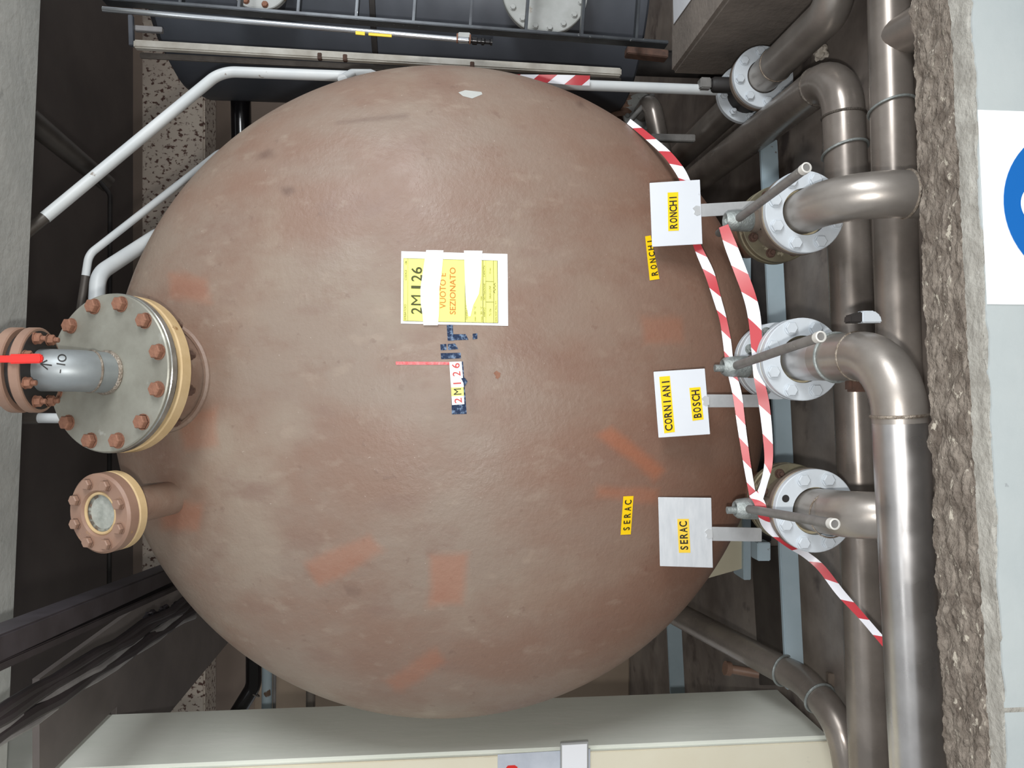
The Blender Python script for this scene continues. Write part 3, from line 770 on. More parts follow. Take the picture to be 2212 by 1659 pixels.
# red sleeve lever beside the flanges and the handwriting on the pipe
ly = vy - 0.115
def bar_px(u0, v0, u1, v1, y): return P(u0, v0, y), P(u1, v1, y)
a, b = bar_px(20, 776, 90, 774, ly)
obj('lever_sleeve', prism([P(18, 765, ly), P(86, 764, ly), P(90, 768, ly), P(90, 780, ly), P(86, 784.5, ly), P(18, 786, ly)], (0, 0.012, 0), 0.003), 'redpaint', vt, label='red plastic lever sleeve')
obj('lever_arm', beam(P(-40, 776, ly + 0.008), P(25, 775.5, ly + 0.008), 0.008, 0.016, 0.002), 'redpaint', vt)
obj('lever_link', beam(P(30, 775, ly + 0.008), P(30, 775, vy - 0.09), 0.01, 0.01, 0.002), 'rustdark', vt)
pc_ = on_mesh(v_geo, 0.0015)
circ = [(134 + 8.5 * math.cos(a), 773 + 7 * math.sin(a)) for a in [i * math.pi / 10 for i in range(21)]]
for st in ([(122, 785), (141, 788)], [(130, 806), (131, 798)], circ, [(87, 786), (112, 789)], [(88, 785), (102, 778)], [(88, 786), (103, 798)]):
    obj('marker_stroke', stroke(st, 2.6, pc_), 'ink', vt, smooth=0)

# ================================================================== VALVES AND SIGN PLATES
HZ = -0.80
def valve(label, uf_, vf_, fw, Ybk, fmat, bmat, nutmat, hub_px, tip_px, tail_px, phase, skip=(), hub_dx=-0.006):
    c = EYE + ray(uf_, vf_) * fw                         # centre of the front flange face
    Yf = c.y; L = Ybk - Yf
    r = 0.11; ax = Vector((0, -1, 0))
    hub = Pz(hub_px[0], hub_px[1], HZ); hub = Vector((c.x, (Yf + Ybk) / 2, EZ + HZ))
    t = thing('butterfly_valve', (c.x, (Yf + Ybk) / 2, c.z - r), label, 'valve', 'lever valves under the tank')
    ff = obj('front_flange', disc(c + Vector((0, 0.02, 0)), ax, r, 0.02, 0.002, 56, ri=0.063), 'flange', t)
    bolts(ff, c, ax, 0.089, 8, 0.0165, 0.011, 'flange', phase, skip=skip)
    for k in skip:
        x, y = frame_of(ax); a = 2 * math.pi * (k + phase) / 8
        p = c + (x * math.cos(a) + y * math.sin(a)) * 0.089
        obj('bolt_hole', lathe(p + ax * 0.0004, ax, [(0, 1e-5), (0.0002, 0.010)], 20), 'black', ff)
    obj('gasket', disc(c + Vector((0, 0.026, 0)), ax, r * 0.985, 0.006, 0.001, 56, ri=0.05), 'gasket', t)
    obj('mating_flange', disc(c + Vector((0, 0.048, 0)), ax, r, 0.022, 0.002, 56, ri=0.05), 'valve' if bmat == 'olive' else 'flange', t)
    obj('body', lathe(c, (0, 1, 0), [(0.045, 0.05), (0.045, 0.08), (0.06, 0.083), (L - 0.065, 0.083), (L - 0.045, 0.08), (L - 0.045, 0.05)], 48), 'valve', t)
    bf = obj('back_flange', disc(c + Vector((0, L - 0.02, 0)), ax, r, 0.022, 0.002, 56, ri=0.05), bmat, t)
    obj('gasket', disc(c + Vector((0, L - 0.014, 0)), ax, r * 0.985, 0.006, 0.001, 56, ri=0.05), 'gasket', t)
    obj('nozzle_flange', disc(c + Vector((0, L + 0.008, 0)), ax, r, 0.022, 0.002, 56, ri=0.05), bmat, t)
    bolts(bf, c + Vector((0, L - 0.042, 0)), ax, 0.089, 8, 0.0125, 0.012, nutmat, phase, kind='stud', name='nut')
    # nozzle neck into the tank head
    obj('nozzle_neck', tube([c + Vector((0, L, 0)), c + Vector((0, L + 0.20, 0))], 0.06, 32), 'tank', t)
    # stem, hub and lever
    hx, hy = c.x + hub_dx, (Yf + Ybk) / 2
    obj('stem', tube([(hx, hy, c.z + 0.07), (hx, hy, c.z + 0.125)], 0.024, 24), 'darksteel', t)
    obj('stem_bushing', tube([(hx, hy, c.z + 0.09), (hx, hy, c.z + 0.108)], 0.031, 24), 'valve', t)
    hb = obj('hub', lathe((hx, hy, c.z + 0.108), (0, 0, 1), [(0, 1e-5), (0, 0.027), (0.006, 0.030), (0.045, 0.029), (0.068, 0.026), (0.076, 0.020), (0.072, 0.012), (0.06, 0.010), (0.06, 1e-5)], 28), 'galv', t)
    hz = c.z + 0.108 + 0.045
    tip = Pz(tip_px[0], tip_px[1], hz - EZ); cen = Vector((hx, hy, hz))
    d = (tip - cen).normalized()
    tail = cen - d * (0.13 if tail_px else 0.035)
    lv = obj('lever', tube([tail, cen, cen + d * ((tip - cen).length * 0.6), tip], [0.0115, 0.0115, 0.0112, 0.0112], 20), 'lever', t, label='grey lever tube')
    obj('lever_end', lathe(tip - d * 0.004, d, [(-0.012, 0.0122), (0.005, 0.0122), (0.006, 0.009), (0.0, 0.0075), (-0.004, 1e-5)], 20), 'leverend', lv, label='pale open lever end')
    if not tail_px:
        obj('lock_screw', tube([(hx - 0.004, hy, hz + 0.025), (hx - 0.004, hy, hz + 0.052)], 0.010, 16), 'galv', hb)
    return t, c, L
vr, cr, Lr = valve('lever valve under the RONCHI plate with dirty olive rear flange', 1740, 457, 2.05, 2.17, 'flange', 'olive', 'rustdark', (1580, 490), (1742, 362), True, 0.6)
vc, cc_, Lc = valve('lever valve under the CORNIANI plate with white rear flange', 1735, 776, 2.035, 2.155, 'flange', 'flange', 'galv', (1580, 792), (1773, 727), False, 0.5, hub_dx=-0.018)
vse, cse, Ls = valve('lever valve under the SERAC plate with one empty bolt hole', 1762, 1104, 2.025, 2.13, 'flange', 'olive', 'rustdark', (1600, 1100), (1803, 1132), False, 0.5, skip=(1,))

def sign_plate(label, q, Y, m, bar, words):
    """q: picture corners (left-top, right-top, right-bottom, left-bottom); the plate is vertical at depth Y"""
    pl = on_plane((0, Y, 0), (0, 1, 0)); pts = [pl(*c) for c in q]
    cen = sum(pts, Vector()) / 4
    t = thing('sign_plate', (cen.x, Y, min(p.z for p in pts)), label, 'sign', 'sign plates on valve brackets')
    obj('plate', prism(pts, (0, 0.003, 0), 0.0008), m, t)
    s1 = on_plane((0, Y - 0.0008, 0), (0, 1, 0)); s2 = on_plane((0, Y - 0.0014, 0), (0, 1, 0))
    for word, yq, tq, ym in words:
        st = obj('sticker', patch(yq, s1, 1), ym, t, smooth=0, label='yellow sticker')
        spaced(word, st, tq, s2, 'ink', bold=0.022, wide=0.82)
    (u0, v0), (u1, v1), wpx, y1 = bar
    a = P(u0, v0, Y + 0.006); b = P(u1, v1, y1)
    wd = m_of(wpx, a); d = (b - a)
    obj('bracket', prism([a + Vector((-wd / 2, -0.002, 0)), a + Vector((wd / 2, -0.002, 0)), a + Vector((wd / 2, 0.003, 0)), a + Vector((-wd / 2, 0.003, 0))], d, 0.0008), 'bracket', t, label='flat aluminium bracket')
    # smeared filler where the plate is fixed
    sm = [(u0 - 12, v0 - 5), (u0 - 5, v0 - 11), (u0 + 4, v0 - 9), (u0 + 5, v0 + 8), (u0 - 3, v0 + 11), (u0 - 9, v0 + 7), (u0 - 7, v0 + 1)]
    obj('fixing_smear', prism([P(u, v, Y) for u, v in sm], (0, -0.0015, 0)), 'bracket', t, smooth=0)
    return t
sign_plate('white sign plate with yellow sticker reading RONCHI', [(1403.5, 395), (1512, 388), (1517.5, 527), (1409, 533)], 2.09, 'plate', ((1508, 455), (1640, 447), 28, 2.13),
           [('RONCHI', [(1442, 416), (1465, 415), (1466.5, 498), (1443.5, 499)], [(1463.5, 494), (1462, 420), (1445.5, 421), (1447, 495)], 'yellow')])
sign_plate('white sign plate with yellow stickers reading CORNIANI and BOSCH', [(1412, 803), (1522.5, 796), (1534, 938), (1423, 945.5)], 2.045, 'plate', ((1527, 866), (1640, 866), 28, 2.10),
           [('CORNIANI', [(1424, 814), (1447, 812), (1458, 933), (1435, 936)], [(1453.5, 930), (1446, 817), (1429, 819), (1437, 932)], 'yellow'),
            ('BOSCH', [(1489, 838), (1513, 836), (1520, 906), (1496, 909)], [(1516, 903), (1510.5, 841), (1493, 843), (1499, 905)], 'yellow')])
sign_plate('brushed aluminium sign plate with yellow sticker reading SERAC', [(1422, 1074), (1536.5, 1075.5), (1540, 1226.5), (1426, 1223)], 2.075, 'alu', ((1534, 1153), (1645, 1155), 30, 2.11),
           [('SERAC', [(1463, 1121), (1488, 1121), (1491.5, 1194), (1466.5, 1194)], [(1487, 1190), (1484, 1125), (1467, 1126), (1470, 1190)], 'yellowold')])

# ================================================================== PIPES IN FRONT OF THE TANK
PRAD = 0.057
def pipe(name, label, path, rad, m, br=0.15, welds=(), group='stainless pipes under the tank', n=28, cat='pipe', base=None):
    pts = bend(path, br, 12) if len(path) > 2 else path
    lo = min(pts, key=lambda p: p[2])
    t = thing(name, base if base is not None else (lo[0], lo[1], lo[2] - rad), label, cat, group)
    obj('pipe', tube(pts, rad, n), m, t)
    for w_ in welds:
        p, axd, wm = w_[:3]; obj('weld_ring', ring(p, axd, rad, 0.0035 if len(w_) < 4 else w_[3]), wm, t)
    return t, pts
# RONCHI: stub, long elbow down behind the low wall
e1 = cr + Vector((0, -0.05 - 0.152, 0))
t, pts = pipe('elbow_pipe', 'stainless elbow turning down from the RONCHI valve behind the low wall', [cr + Vector((0, 0.03, 0)), e1, e1 + Vector((0, 0, -0.30))], PRAD, 'steel', 0.152,
     [(e1 + Vector((0, 0, -0.155)), (0, 0, 1), 'weld')])
# CORNIANI: stub, elbow to the left, then the front pipe along the wall
eC = Vector((cc_.x, 1.600, cc_.z - 0.038))
endC = P(1990, 1800, 1.60)
t, pts = pipe('front_pipe', 'bright stainless pipe turning from the CORNIANI valve and running left along the wall', [cc_ + Vector((0, 0.03, 0)), eC, endC], PRAD, 'steel_bright', 0.128)
dC = (endC - eC).normalized()
dS = (eC - cc_).normalized()
obj('weld_ring', ring(eC + dC * 0.135, dC, PRAD, 0.004), 'weld', t)
obj('weld_ring', ring(eC - dS * 0.132, dS, PRAD, 0.003), 'weld', t)
obj('elbow_sleeve', tube(bend([eC - dS * 0.26, eC, eC + dC * 0.15], 0.128, 14), PRAD + 0.0006, 32, caps=False), 'steel', t, label='duller elbow section')
clp = eC - dS * 0.215
cl = obj('pipe_clamp', ring(clp, dS, PRAD + 0.003, 0.004), 'galv', t, label='wire pipe clamp')
obj('clamp_block', box(clp.x - 0.085, clp.x - 0.045, clp.y - 0.012, clp.y + 0.02, clp.z - 0.085, clp.z - 0.03, 0.006), 'rustdark', t)
# bracket tab seen above the elbow
q = Vector((cc_.x, 1.66, cc_.z))
tb = thing('clamp_tab', P(1880, 690, 1.70), 'pale grey rounded clamp tab beside the CORNIANI elbow', 'bracket')
obj('tab', prism([P(1864, 671, 1.70), P(1890, 671, 1.70), P(1903, 681, 1.70), P(1907, 697, 1.70), P(1864, 697, 1.70)], (0, 0.03, 0), 0.003), 'flange', tb)
obj('clamp_foot', prism([P(1838, 680, 1.70), P(1864, 672, 1.70), P(1864, 697, 1.70), P(1836, 697, 1.70)], (0, 0.03, 0), 0.003), 'blackiron', tb)
# SERAC: stub towards the wall, elbow down
aS = cse + Vector((0, 0.03, 0)); mS = P(1868, 1116, 1.735)
t, pts = pipe('elbow_pipe', 'stainless pipe leaving the SERAC valve and dropping behind the front pipe', [aS, mS, mS + Vector((0, 0, -0.30))], PRAD, 'steel', 0.1)
obj('weld_ring', ring(P(1793, 1113, 1.865) , (mS - aS).normalized(), PRAD - 0.001, 0.002), 'weld', t)
# rear pipe along the bay, with elbow back along the tank on the right
rA = P(1905, 2100, 2.15); rB = P(1818, 140, 2.17); 
rC = P(1440, 435, 4.2)
rB = Vector((0.93, 2.17, rB.z)); 
rA = Vector((rA.x, 2.13, P(1893, 1659, 2.13).z - 0.01))
bk = P(1560, 345, 3.1)
bk = Vector((0.89, 4.6, EZ - 1.08)); mB = rB
t, pts = pipe('rear_pipe', 'long dull stainless pipe behind the valves turning back along the tank', [rA, rB, bk], 0.06, 'steel_brown', 0.13)
dR = (rB - rA).normalized()
obj('weld_ring', ring(rB - dR * 0.14, dR, 0.06, 0.004), 'weld_dark', t)
obj('weld_ring', ring(rB + (bk - rB).normalized() * 0.135, bk - rB, 0.06, 0.004), 'weld_dark', t)
kp = rB - dR * 0.245
obj('wire_clamp', ring(kp, (dR + Vector((0, 0.25, 0.1))).normalized(), 0.0645, 0.004), 'galv', t, label='twisted wire clamp')
# lower pipe seen between rear pipe and wall
lA = P(1952, 760, 1.93); lB = P(1925, -160, 1.95)
lA = Vector((-0.3, 1.91, P(1945, 600, 1.92).z)); lB = Vector((1.6, 2.0, P(1922, 20, 1.97).z))
t, pts = pipe('lower_pipe', 'brownish stainless pipe running low behind the wall on the right', [lA, lB], 0.055, 'steel_brown')
dL = (lB - lA).normalized()
kp2 = lA + dL * ((P(1930, 232, 1.95).x - lA.x) / dL.x)
obj('wire_clamp', ring(kp2, (dL + Vector((0, 0.22, 0.1))).normalized(), 0.0595, 0.0035), 'galv', t, label='twisted wire clamp')
bp_ = lA + dL * ((P(1940, 85, 1.95).x - lA.x) / dL.x)
obj('branch', tube([bp_, bp_ + Vector((0.0, -0.12, -0.03)), bp_ + Vector((0.01, -0.26, -0.06))], [0.05, 0.057, 0.06], 28), 'steel_brown', t)
# flanged pipe along the plinth
fx = EYE + ray(1650, 165) * 2.73
f2y = 2.82
t = thing('flanged_pipe', (fx.x, 2.7, EZ + FLOOR), 'dull pipe with pale flange pair and black valve stub beside the plinth', 'pipe')
obj('pipe', tube(bend([(fx.x + 0.5, 2.11, fx.z + 0.06), (fx.x, 2.11, fx.z), (fx.x, fx.y + 0.02, fx.z)], 0.1), PRAD, 28), 'steel', t)
obj('pipe', tube([(fx.x, f2y, fx.z), (fx.x, 4.6, fx.z)], PRAD, 28), 'steel', t)
obj('weld_ring', ring((fx.x, fx.y - 0.1, fx.z), (0, 1, 0), PRAD, 0.003), 'weld', t)
f1 = obj('front_flange', disc(fx + Vector((0, 0.02, 0)), (0, -1, 0), 0.11, 0.02, 0.002, 48, ri=0.06), 'flange', t)
bolts(f1, fx, (0, -1, 0), 0.089, 8, 0.0155, 0.012, 'flange', 0.2)
obj('mating_flange', disc(fx + Vector((0, 0.046, 0)), (0, -1, 0), 0.11, 0.022, 0.002, 48, ri=0.05), 'valve', t)
obj('valve_body', tube([fx + Vector((0, 0.04, 0)), (fx.x, f2y - 0.02, fx.z)], 0.075, 32), 'blackiron', t)
f2 = obj('rear_flange', disc((fx.x, f2y, fx.z), (0, -1, 0), 0.11, 0.022, 0.002, 48, ri=0.05), 'flange', t)
bolts(f2, (fx.x, f2y - 0.022, fx.z), (0, -1, 0), 0.089, 8, 0.014, 0.014, 'flange', 0.2, kind='stud', name='nut')
obj('valve_stub', lathe((fx.x, (fx.y + f2y) / 2, fx.z + 0.06), (0, 0, 1), [(0, 0.028), (0.09, 0.028), (0.10, 0.022), (0.10, 0.016), (0.135, 0.016), (0.135, 1e-5)], 20), 'black', t)
obj('stub_cap', box(fx.x - 0.02, fx.x + 0.02, (fx.y + f2y) / 2 - 0.02, (fx.y + f2y) / 2 + 0.02, fx.z + 0.165, fx.z + 0.205, 0.004), 'lever', t)
obj('pipe_foot', box(fx.x - 0.04, fx.x + 0.04, 2.9, 2.98, EZ + FLOOR, fx.z - 0.05, 0.004), 'blackiron', t)
# crumpled rag by the elbow
def lump(c, r, seed):
    bm = bmesh.new(); bmesh.ops.create_icosphere(bm, subdivisions=3, radius=r)
    for v in bm.verts:
        v.co *= 1 + 0.55 * noise.noise(v.co * (2.2 / r) + Vector((seed, 0, 0)))
        v.co += Vector(c)
    g = ([v.co.copy() for v in bm.verts], [tuple(v.index for v in f.verts) for f in bm.faces]); bm.free(); return g
o = obj('crumpled_paper', lump(P(1772, 112, 2.42), 0.024, 1.0), 'rag', smooth=0); tag(o, 'crumpled beige paper lump above the grey elbow on the right', 'paper')

# pipe at the lower left with ring clamps
a0 = P(1455, 1322, 3.15); a1 = P(1735, 1470, 2.5); a2 = P(1818, 1560, 2.3); a3 = P(1842, 1700, 2.27)
t, pts = pipe('drain_pipe', 'dull grey pipe with ring clamps bending past the pillar foot', [a0, a1, a2, a3], 0.049, 'steel_brown', [0.25, 0.15])
for (f_, pA, pB) in ((0.88, a0, a1), (0.45, a1, a2)):
    p = pA.lerp(pB, f_); obj('ring_clamp', ring(p, pB - pA, 0.0525, 0.0045), 'galv', t, label='galvanised ring clamp')
pk = a0.lerp(a1, 0.93)
obj('clamp_tab', prism([P(1790, 1455, 2.45), P(1818, 1458, 2.45), P(1818, 1488, 2.45), P(1790, 1482, 2.45)], (0, 0.02, 0), 0.002), 'valve', t)
sp = thing('pipe_stub', P(1600, 1450, 2.9), 'short brown capped pipe stub on the floor left of the tank', 'pipe')
obj('pipe', tube([P(1572, 1444, 3.0), P(1640, 1456, 2.95)], 0.018, 16), 'flangebrown', sp)
obj('cap', tube([P(1566, 1443, 3.0), P(1577, 1445, 3.0)], 0.028, 16), 'flangebrown', sp)

# light blue floor beams
def xbar(u0, v0, u1, v1, ht_px, z_top, label, m='lightblue'):
    a = Pz(u0, v0, z_top); b = Pz(u1, v1, z_top); d = (b - a); nrm_ = Vector((-d.y, d.x, 0)).normalized() * 0.02
    if nrm_.y < 0: nrm_ = -nrm_
    h = m_of(ht_px, a)
    o = obj('steel_beam', prism([a, b, b + nrm_, a + nrm_], (0, 0, -h), 0.003), m); tag(o, label, 'beam', 'light blue floor beams')
    return o
xbar(1643, 300, 1700, 1490, 38, -1.19, 'long chipped light blue steel beam on the floor behind the valves')
xbar(1437, 1250, 1449, 1500, 31, -1.10, 'light blue steel beam farther back left of the tank')
# dull floor plate strip in front of it
o = obj('floor_strip', prism([Pz(1622, 1180, -1.285), Pz(1640, 1480, -1.285), Pz(1690, 1480, -1.285), Pz(1680, 1180, -1.285)], (0, 0, -0.012), 0.002), 'tubedark'); tag(o, 'dark flat strip on the floor beside the light blue beam', 'strip')
# saddle under the tank
def saddle():
    pts = []
    for i in range(25):
        a = R_(212 + i * (300 - 212) / 24); pts.append(Vector((TO.x + (TR + 0.004) * math.cos(a), 2.92, TO.z + (TR + 0.004) * math.sin(a))))
    zb = EZ - 1.17
    return prism([Vector((TO.x - 0.70, 2.92, zb))] + pts + [Vector((TO.x + 0.45, 2.92, zb))], (0, 0.12, 0))
sd = thing('tank_saddle', (TO.x, 2.98, EZ + FLOOR), 'beige saddle support under the red-brown tank', 'support')
obj('cradle', saddle(), 'saddle', sd, smooth=0)
obj('foot_plate', box(TO.x - 0.74, TO.x + 0.66, 2.9, 3.08, EZ - 1.20, EZ - 1.17, 0.003), 'lightblue', sd)
obj('base_block', box(TO.x - 0.6, TO.x + 0.6, 2.94, 3.06, EZ + FLOOR, EZ - 1.20, 0.003), 'blackiron', sd)
o = obj('steel_block', prism([P(1637, 1172, 2.52), P(1665, 1172, 2.52), P(1665, 1212, 2.52), P(1637, 1212, 2.52)], (0, 0.06, 0), 0.003), 'lightblue'); tag(o, 'small light blue steel block below the SERAC bracket', 'block')

# ================================================================== BARRIER TAPE
def ribbon(name, label, pts, k=0.5, L=0.14, ph=0.0):
    """pts: (u, v, width px, depth, twist)"""
    # smooth resample
    N = 10; S = []
    for i in range(len(pts) - 1):
        for j in range(N):
            t = j / N; p0 = pts[max(i - 1, 0)]; p1 = pts[i]; p2 = pts[i + 1]; p3 = pts[min(i + 2, len(pts) - 1)]
            S.append(tuple(0.5 * (2 * b + (c - a) * t + (2 * a - 5 * b + 4 * c - d) * t * t + (3 * b - a - 3 * c + d) * t ** 3) for a, b, c, d in zip(p0, p1, p2, p3)))
    S.append(pts[-1])
    C = [P(s[0], s[1], s[3]) for s in S]; V = []; UV = []; dist = 0
    for i, s in enumerate(S):
        if i: dist += (C[i] - C[i - 1]).length
        d = (C[min(i + 1, len(C) - 1)] - C[max(i - 1, 0)]).normalized()
        vw = (EYE - C[i]).normalized(); x = d.cross(vw).normalized()
        wd = m_of(s[2], C[i]) / 2
        a = x * math.cos(s[4]) + vw * math.sin(s[4])
        V += [C[i] + a * wd, C[i] - a * wd]
        UV += [((dist + k * 2 * wd) / L + ph, 1), (dist / L + ph, 0)]
    Fc = [(2 * i, 2 * i + 1, 2 * i + 3, 2 * i + 2) for i in range(len(S) - 1)]
    lo = min(V, key=lambda p: p.z)
    o = obj(name, (V, Fc), 'stripes', smooth=60, base=lo)
    uv = o.data.uv_layers.new(name='UVMap')
    for lp in o.data.loops: uv.data[lp.index].uv = UV[lp.vertex_index]
    tag(o, label, 'tape', 'red and white barrier tapes')
    return o
ribbon('barrier_tape', 'red and white tape hugging the tank edge above the RONCHI plate', [(1358, 262, 12, 2.32, 0), (1400, 296, 14, 2.27, 0), (1440, 332, 17, 2.22, 0), (1468, 368, 20, 2.18, 0), (1482, 395, 20, 2.15, 0)], 1.5, 0.135, 0.1)
ribbon('barrier_tape', 'narrow twisted red and white tape from the RONCHI plate to the SERAC lever',
       [(1500, 515, 14, 2.12, 0), (1512, 545, 17, 2.11, 0), (1533, 592, 20, 2.09, 0.1), (1550, 648, 17, 2.075, 0.2), (1562, 690, 15, 2.065, 0), (1570, 735, 17, 2.06, 0), (1577, 790, 17, 2.055, 0), (1592, 850, 19, 2.045, 0), (1603, 930, 17, 2.04, 0), (1615, 1010, 15, 2.035, 0), (1628, 1082, 14, 2.03, 0)], 1.4, 0.12, 0.45)
ribbon('barrier_tape', 'wide red and white tape from the RONCHI lever to the SERAC lever',
       [(1563, 488, 20, 2.03, 0), (1578, 530, 25, 2.03, 0), (1597, 580, 26, 2.035, 0), (1619, 640, 26, 2.03, 0), (1630, 690, 26, 2.02, 0), (1635, 760, 22, 2.01, 0), (1638, 810, 20, 2.0, 0), (1650, 870, 22, 2.0, 0), (1658, 940, 20, 2.0, 0), (1660, 1000, 17, 2.0, 0), (1650, 1045, 15, 2.0, 0.3), (1638, 1080, 18, 1.99, 0)], 1.2, 0.155, 0.55)
ribbon('barrier_tape', 'red and white tape wrapped at the SERAC lever and trailing down to the front pipe',
       [(1626, 1066, 18, 2.0, 0), (1640, 1085, 22, 1.985, 0), (1648, 1110, 22, 1.98, 0), (1660, 1138, 20, 2.0, 0), (1700, 1172, 17, 2.0, 0), (1740, 1198, 15, 2.02, 0), (1775, 1228, 17, 2.0, 0), (1815, 1280, 18, 1.95, 0), (1860, 1330, 15, 1.88, 0), (1890, 1365, 15, 1.82, 0), (1925, 1405, 17, 1.76, 0)], 1.3, 0.13, 0.2)
ribbon('barrier_tape', 'short red and white tape end wrapped on the white tube at the tank top right',
       [(1105, 166, 10, 2.72, 0), (1150, 168, 13, 2.72, 0), (1200, 171, 18, 2.715, 0), (1240, 173, 20, 2.71, 0), (1274, 174, 20, 2.71, 0)], 1.2, 0.13, 0.75)

# ================================================================== TUBES AROUND THE TANK
vt0 = P(1548, 195, 2.75); vtop = P(478, 152, 2.75); vtop = Vector((vt0.x + 0.004, 2.75, vtop.z)); vend = P(97, 470, 2.47)
t, pts = pipe('white_tube', 'white painted tube rising right of the tank and bending left under the lintel', [vt0, vtop, vend], 0.0185, 'whitepaint', 0.10, group='white tubes around the tank')
dd = (vend - vtop).normalized()
obj('dark_end', tube([vend, vend + dd * 0.16], 0.0175, 16), 'tubedark', t, label='dark unpainted tube end')
a0 = P(478, 326, 3.0); a1 = P(192, 550, 2.62); a2 = P(160, 760, 2.6)
t, pts = pipe('white_tube', 'thin grey tube bending behind the manhole cover', [a0 + Vector((0.12, 1.6, 0.0)), a0, a1, a2], 0.0125, 'whitepaint', 0.07, group='white tubes around the tank')
obj('dark_section', tube([a1.lerp(a2, 0.22), a2], 0.0128, 16), 'tubedark', t, label='dark unpainted section')
a0 = P(345, 505, 2.85); a1 = P(212, 592, 2.6); a2 = P(205, 720, 2.55)
pipe('white_tube', 'thick pale grey tube bending behind the manhole cover', [a0 + Vector((0.1, 1.6, 0.0)), a0, a1, a2], 0.0245, 'whitepaint', 0.1, group='white tubes around the tank')
t, pts = pipe('white_tube', 'short white tube rising behind the manhole cover to the lintel', [P(260, 905, 2.5), P(78, 903, 2.5)], 0.0155, 'whitepaint', group='white tubes around the tank')
obj('dark_end', tube([P(84, 903, 2.5), P(20, 903, 2.5)], 0.019, 16), 'tubedark', t, label='dark upper end')
# dark conduit and diagonal beam on the far left of the picture's top
o = obj('conduit', tube(bend([P(236, 1290, 4.2), P(238, 420, 4.2), P(215, 392, 4.2)], 0.05), 0.012, 12), 'blackiron'); tag(o, 'thin black conduit running under the ceiling behind the tubes', 'conduit')
cnd = obj('brace_tube', tube([P(60, 255, 4.0), P(235, 400, 4.3)], [0.06, 0.045], 16), 'tubedark'); tag(cnd, 'dark diagonal brace tube under the ceiling', 'brace')
o = obj('white_tube', tube([P(740, 172, 2.5), P(760, 160, 2.6), P(800, 160, 2.65), P(830, 172, 2.7)], 0.016, 12), 'whitepaint'); tag(o, 'curved white tube end at the tank top right edge', 'pipe', 'white tubes around the tank')

# dark channel and cable bundle at upper left
c0 = P(-60, 1410, 1.62); c1 = P(372, 1233, 3.05)
t = thing('steel_channel', (c0.x, c0.y, c0.z), 'dusky steel channel running back overhead left of the tank', 'channel')
obj('channel_web', beam(c0, c1, 0.055, 0.075, 0.004), 'tray', t)
obj('channel_lip', beam(P(-60, 1456, 1.62), P(385, 1262, 3.05), 0.02, 0.05, 0.003), 'cable', t)
obj('channel_edge', beam(P(-60, 1472, 1.62), P(385, 1270, 3.05), 0.006, 0.008, 0.001), 'cablelight', t)
random.seed(3)
for k, (dv, du, rad, m, lab) in enumerate(((0, 0, 0.02, 'cable', 'thick dark cable'), (-18, 6, 0.014, 'cable', 'thin dark cable on the inner side'), (24, 4, 0.013, 'cablelight', 'pale cable'), (14, -10, 0.012, 'cable', 'dark cable beside the pale one'), (40, 0, 0.022, 'cable', 'outer dark cable'), (54, 8, 0.010, 'cablelight', 'thin pale outer cable'))):
    pts = []
    for i in range(13):
        f_ = i / 12; Y_ = 1.7 + f_ * 1.35
        s = 1.7 / Y_
        u = -60 * (1 - f_) + 412 * f_; v = 1585 * (1 - f_) + 1298 * f_
        # straight in space: interpolate in 1/depth
        ff = (1 / 1.7 - 1 / Y_) / (1 / 1.7 - 1 / 3.05)
        u = -60 + 472 * ff; v = 1585 - 287 * ff
        pts.append(P(u + du * s + 3 * math.sin(i * 1.3 + k), v + dv * s + 4 * math.sin(i * 1.9 + 2 * k), Y_))
    o = obj('cable', tube(bend(pts, 0.3, 3), rad, 10), m); tag(o, lab + ' in the overhead bundle left of the tank', 'cable', 'cables in the overhead bundle')
for k in range(3):
    p = P(330 + 28 * k, 1338 - 14 * k, 2.85 + 0.06 * k)
    o = obj('cable_tie', lump(p, 0.03 - 0.004 * k, 3.0 + k), 'cable', smooth=0); tag(o, ('large', 'middle', 'small')[k] + ' dark knot on the cable bundle at the tank edge', 'knot')

# gloss black pipe and grey risers behind the pillar
t, pts = pipe('black_pipe', 'gloss black pipe with pale weld bending down behind the pillar', [P(548, 1330, 3.2), P(548, 1482, 3.2), P(488, 1580, 3.15)], 0.031, 'blackgloss', 0.08, group='pipes behind the pillar')
obj('weld_ring', ring(P(545, 1496, 3.2), (P(488, 1580, 3.15) - P(548, 1482, 3.2)), 0.0315, 0.003), 'gaugegrey', t)
for k, (u0, u1, v0, rad, m, lab) in enumerate(((578, 0, 1430, 0.022, 'lightblue', 'pale grey-blue pipe running behind the pillar below the black pipe'), (594, 0, 1450, 0.007, 'cablelight', 'thin pale rod running behind the pillar'), (672, 0, 1500, 0.02, 'steel_brown', 'dull steel pipe far behind the pillar edge'))):
    o = obj('side_pipe', tube([P(u0, v0 - 60, 3.4), P(u0 - 4, 1760, 3.4)], rad, 14), m); tag(o, lab, 'pipe', 'pipes behind the pillar')

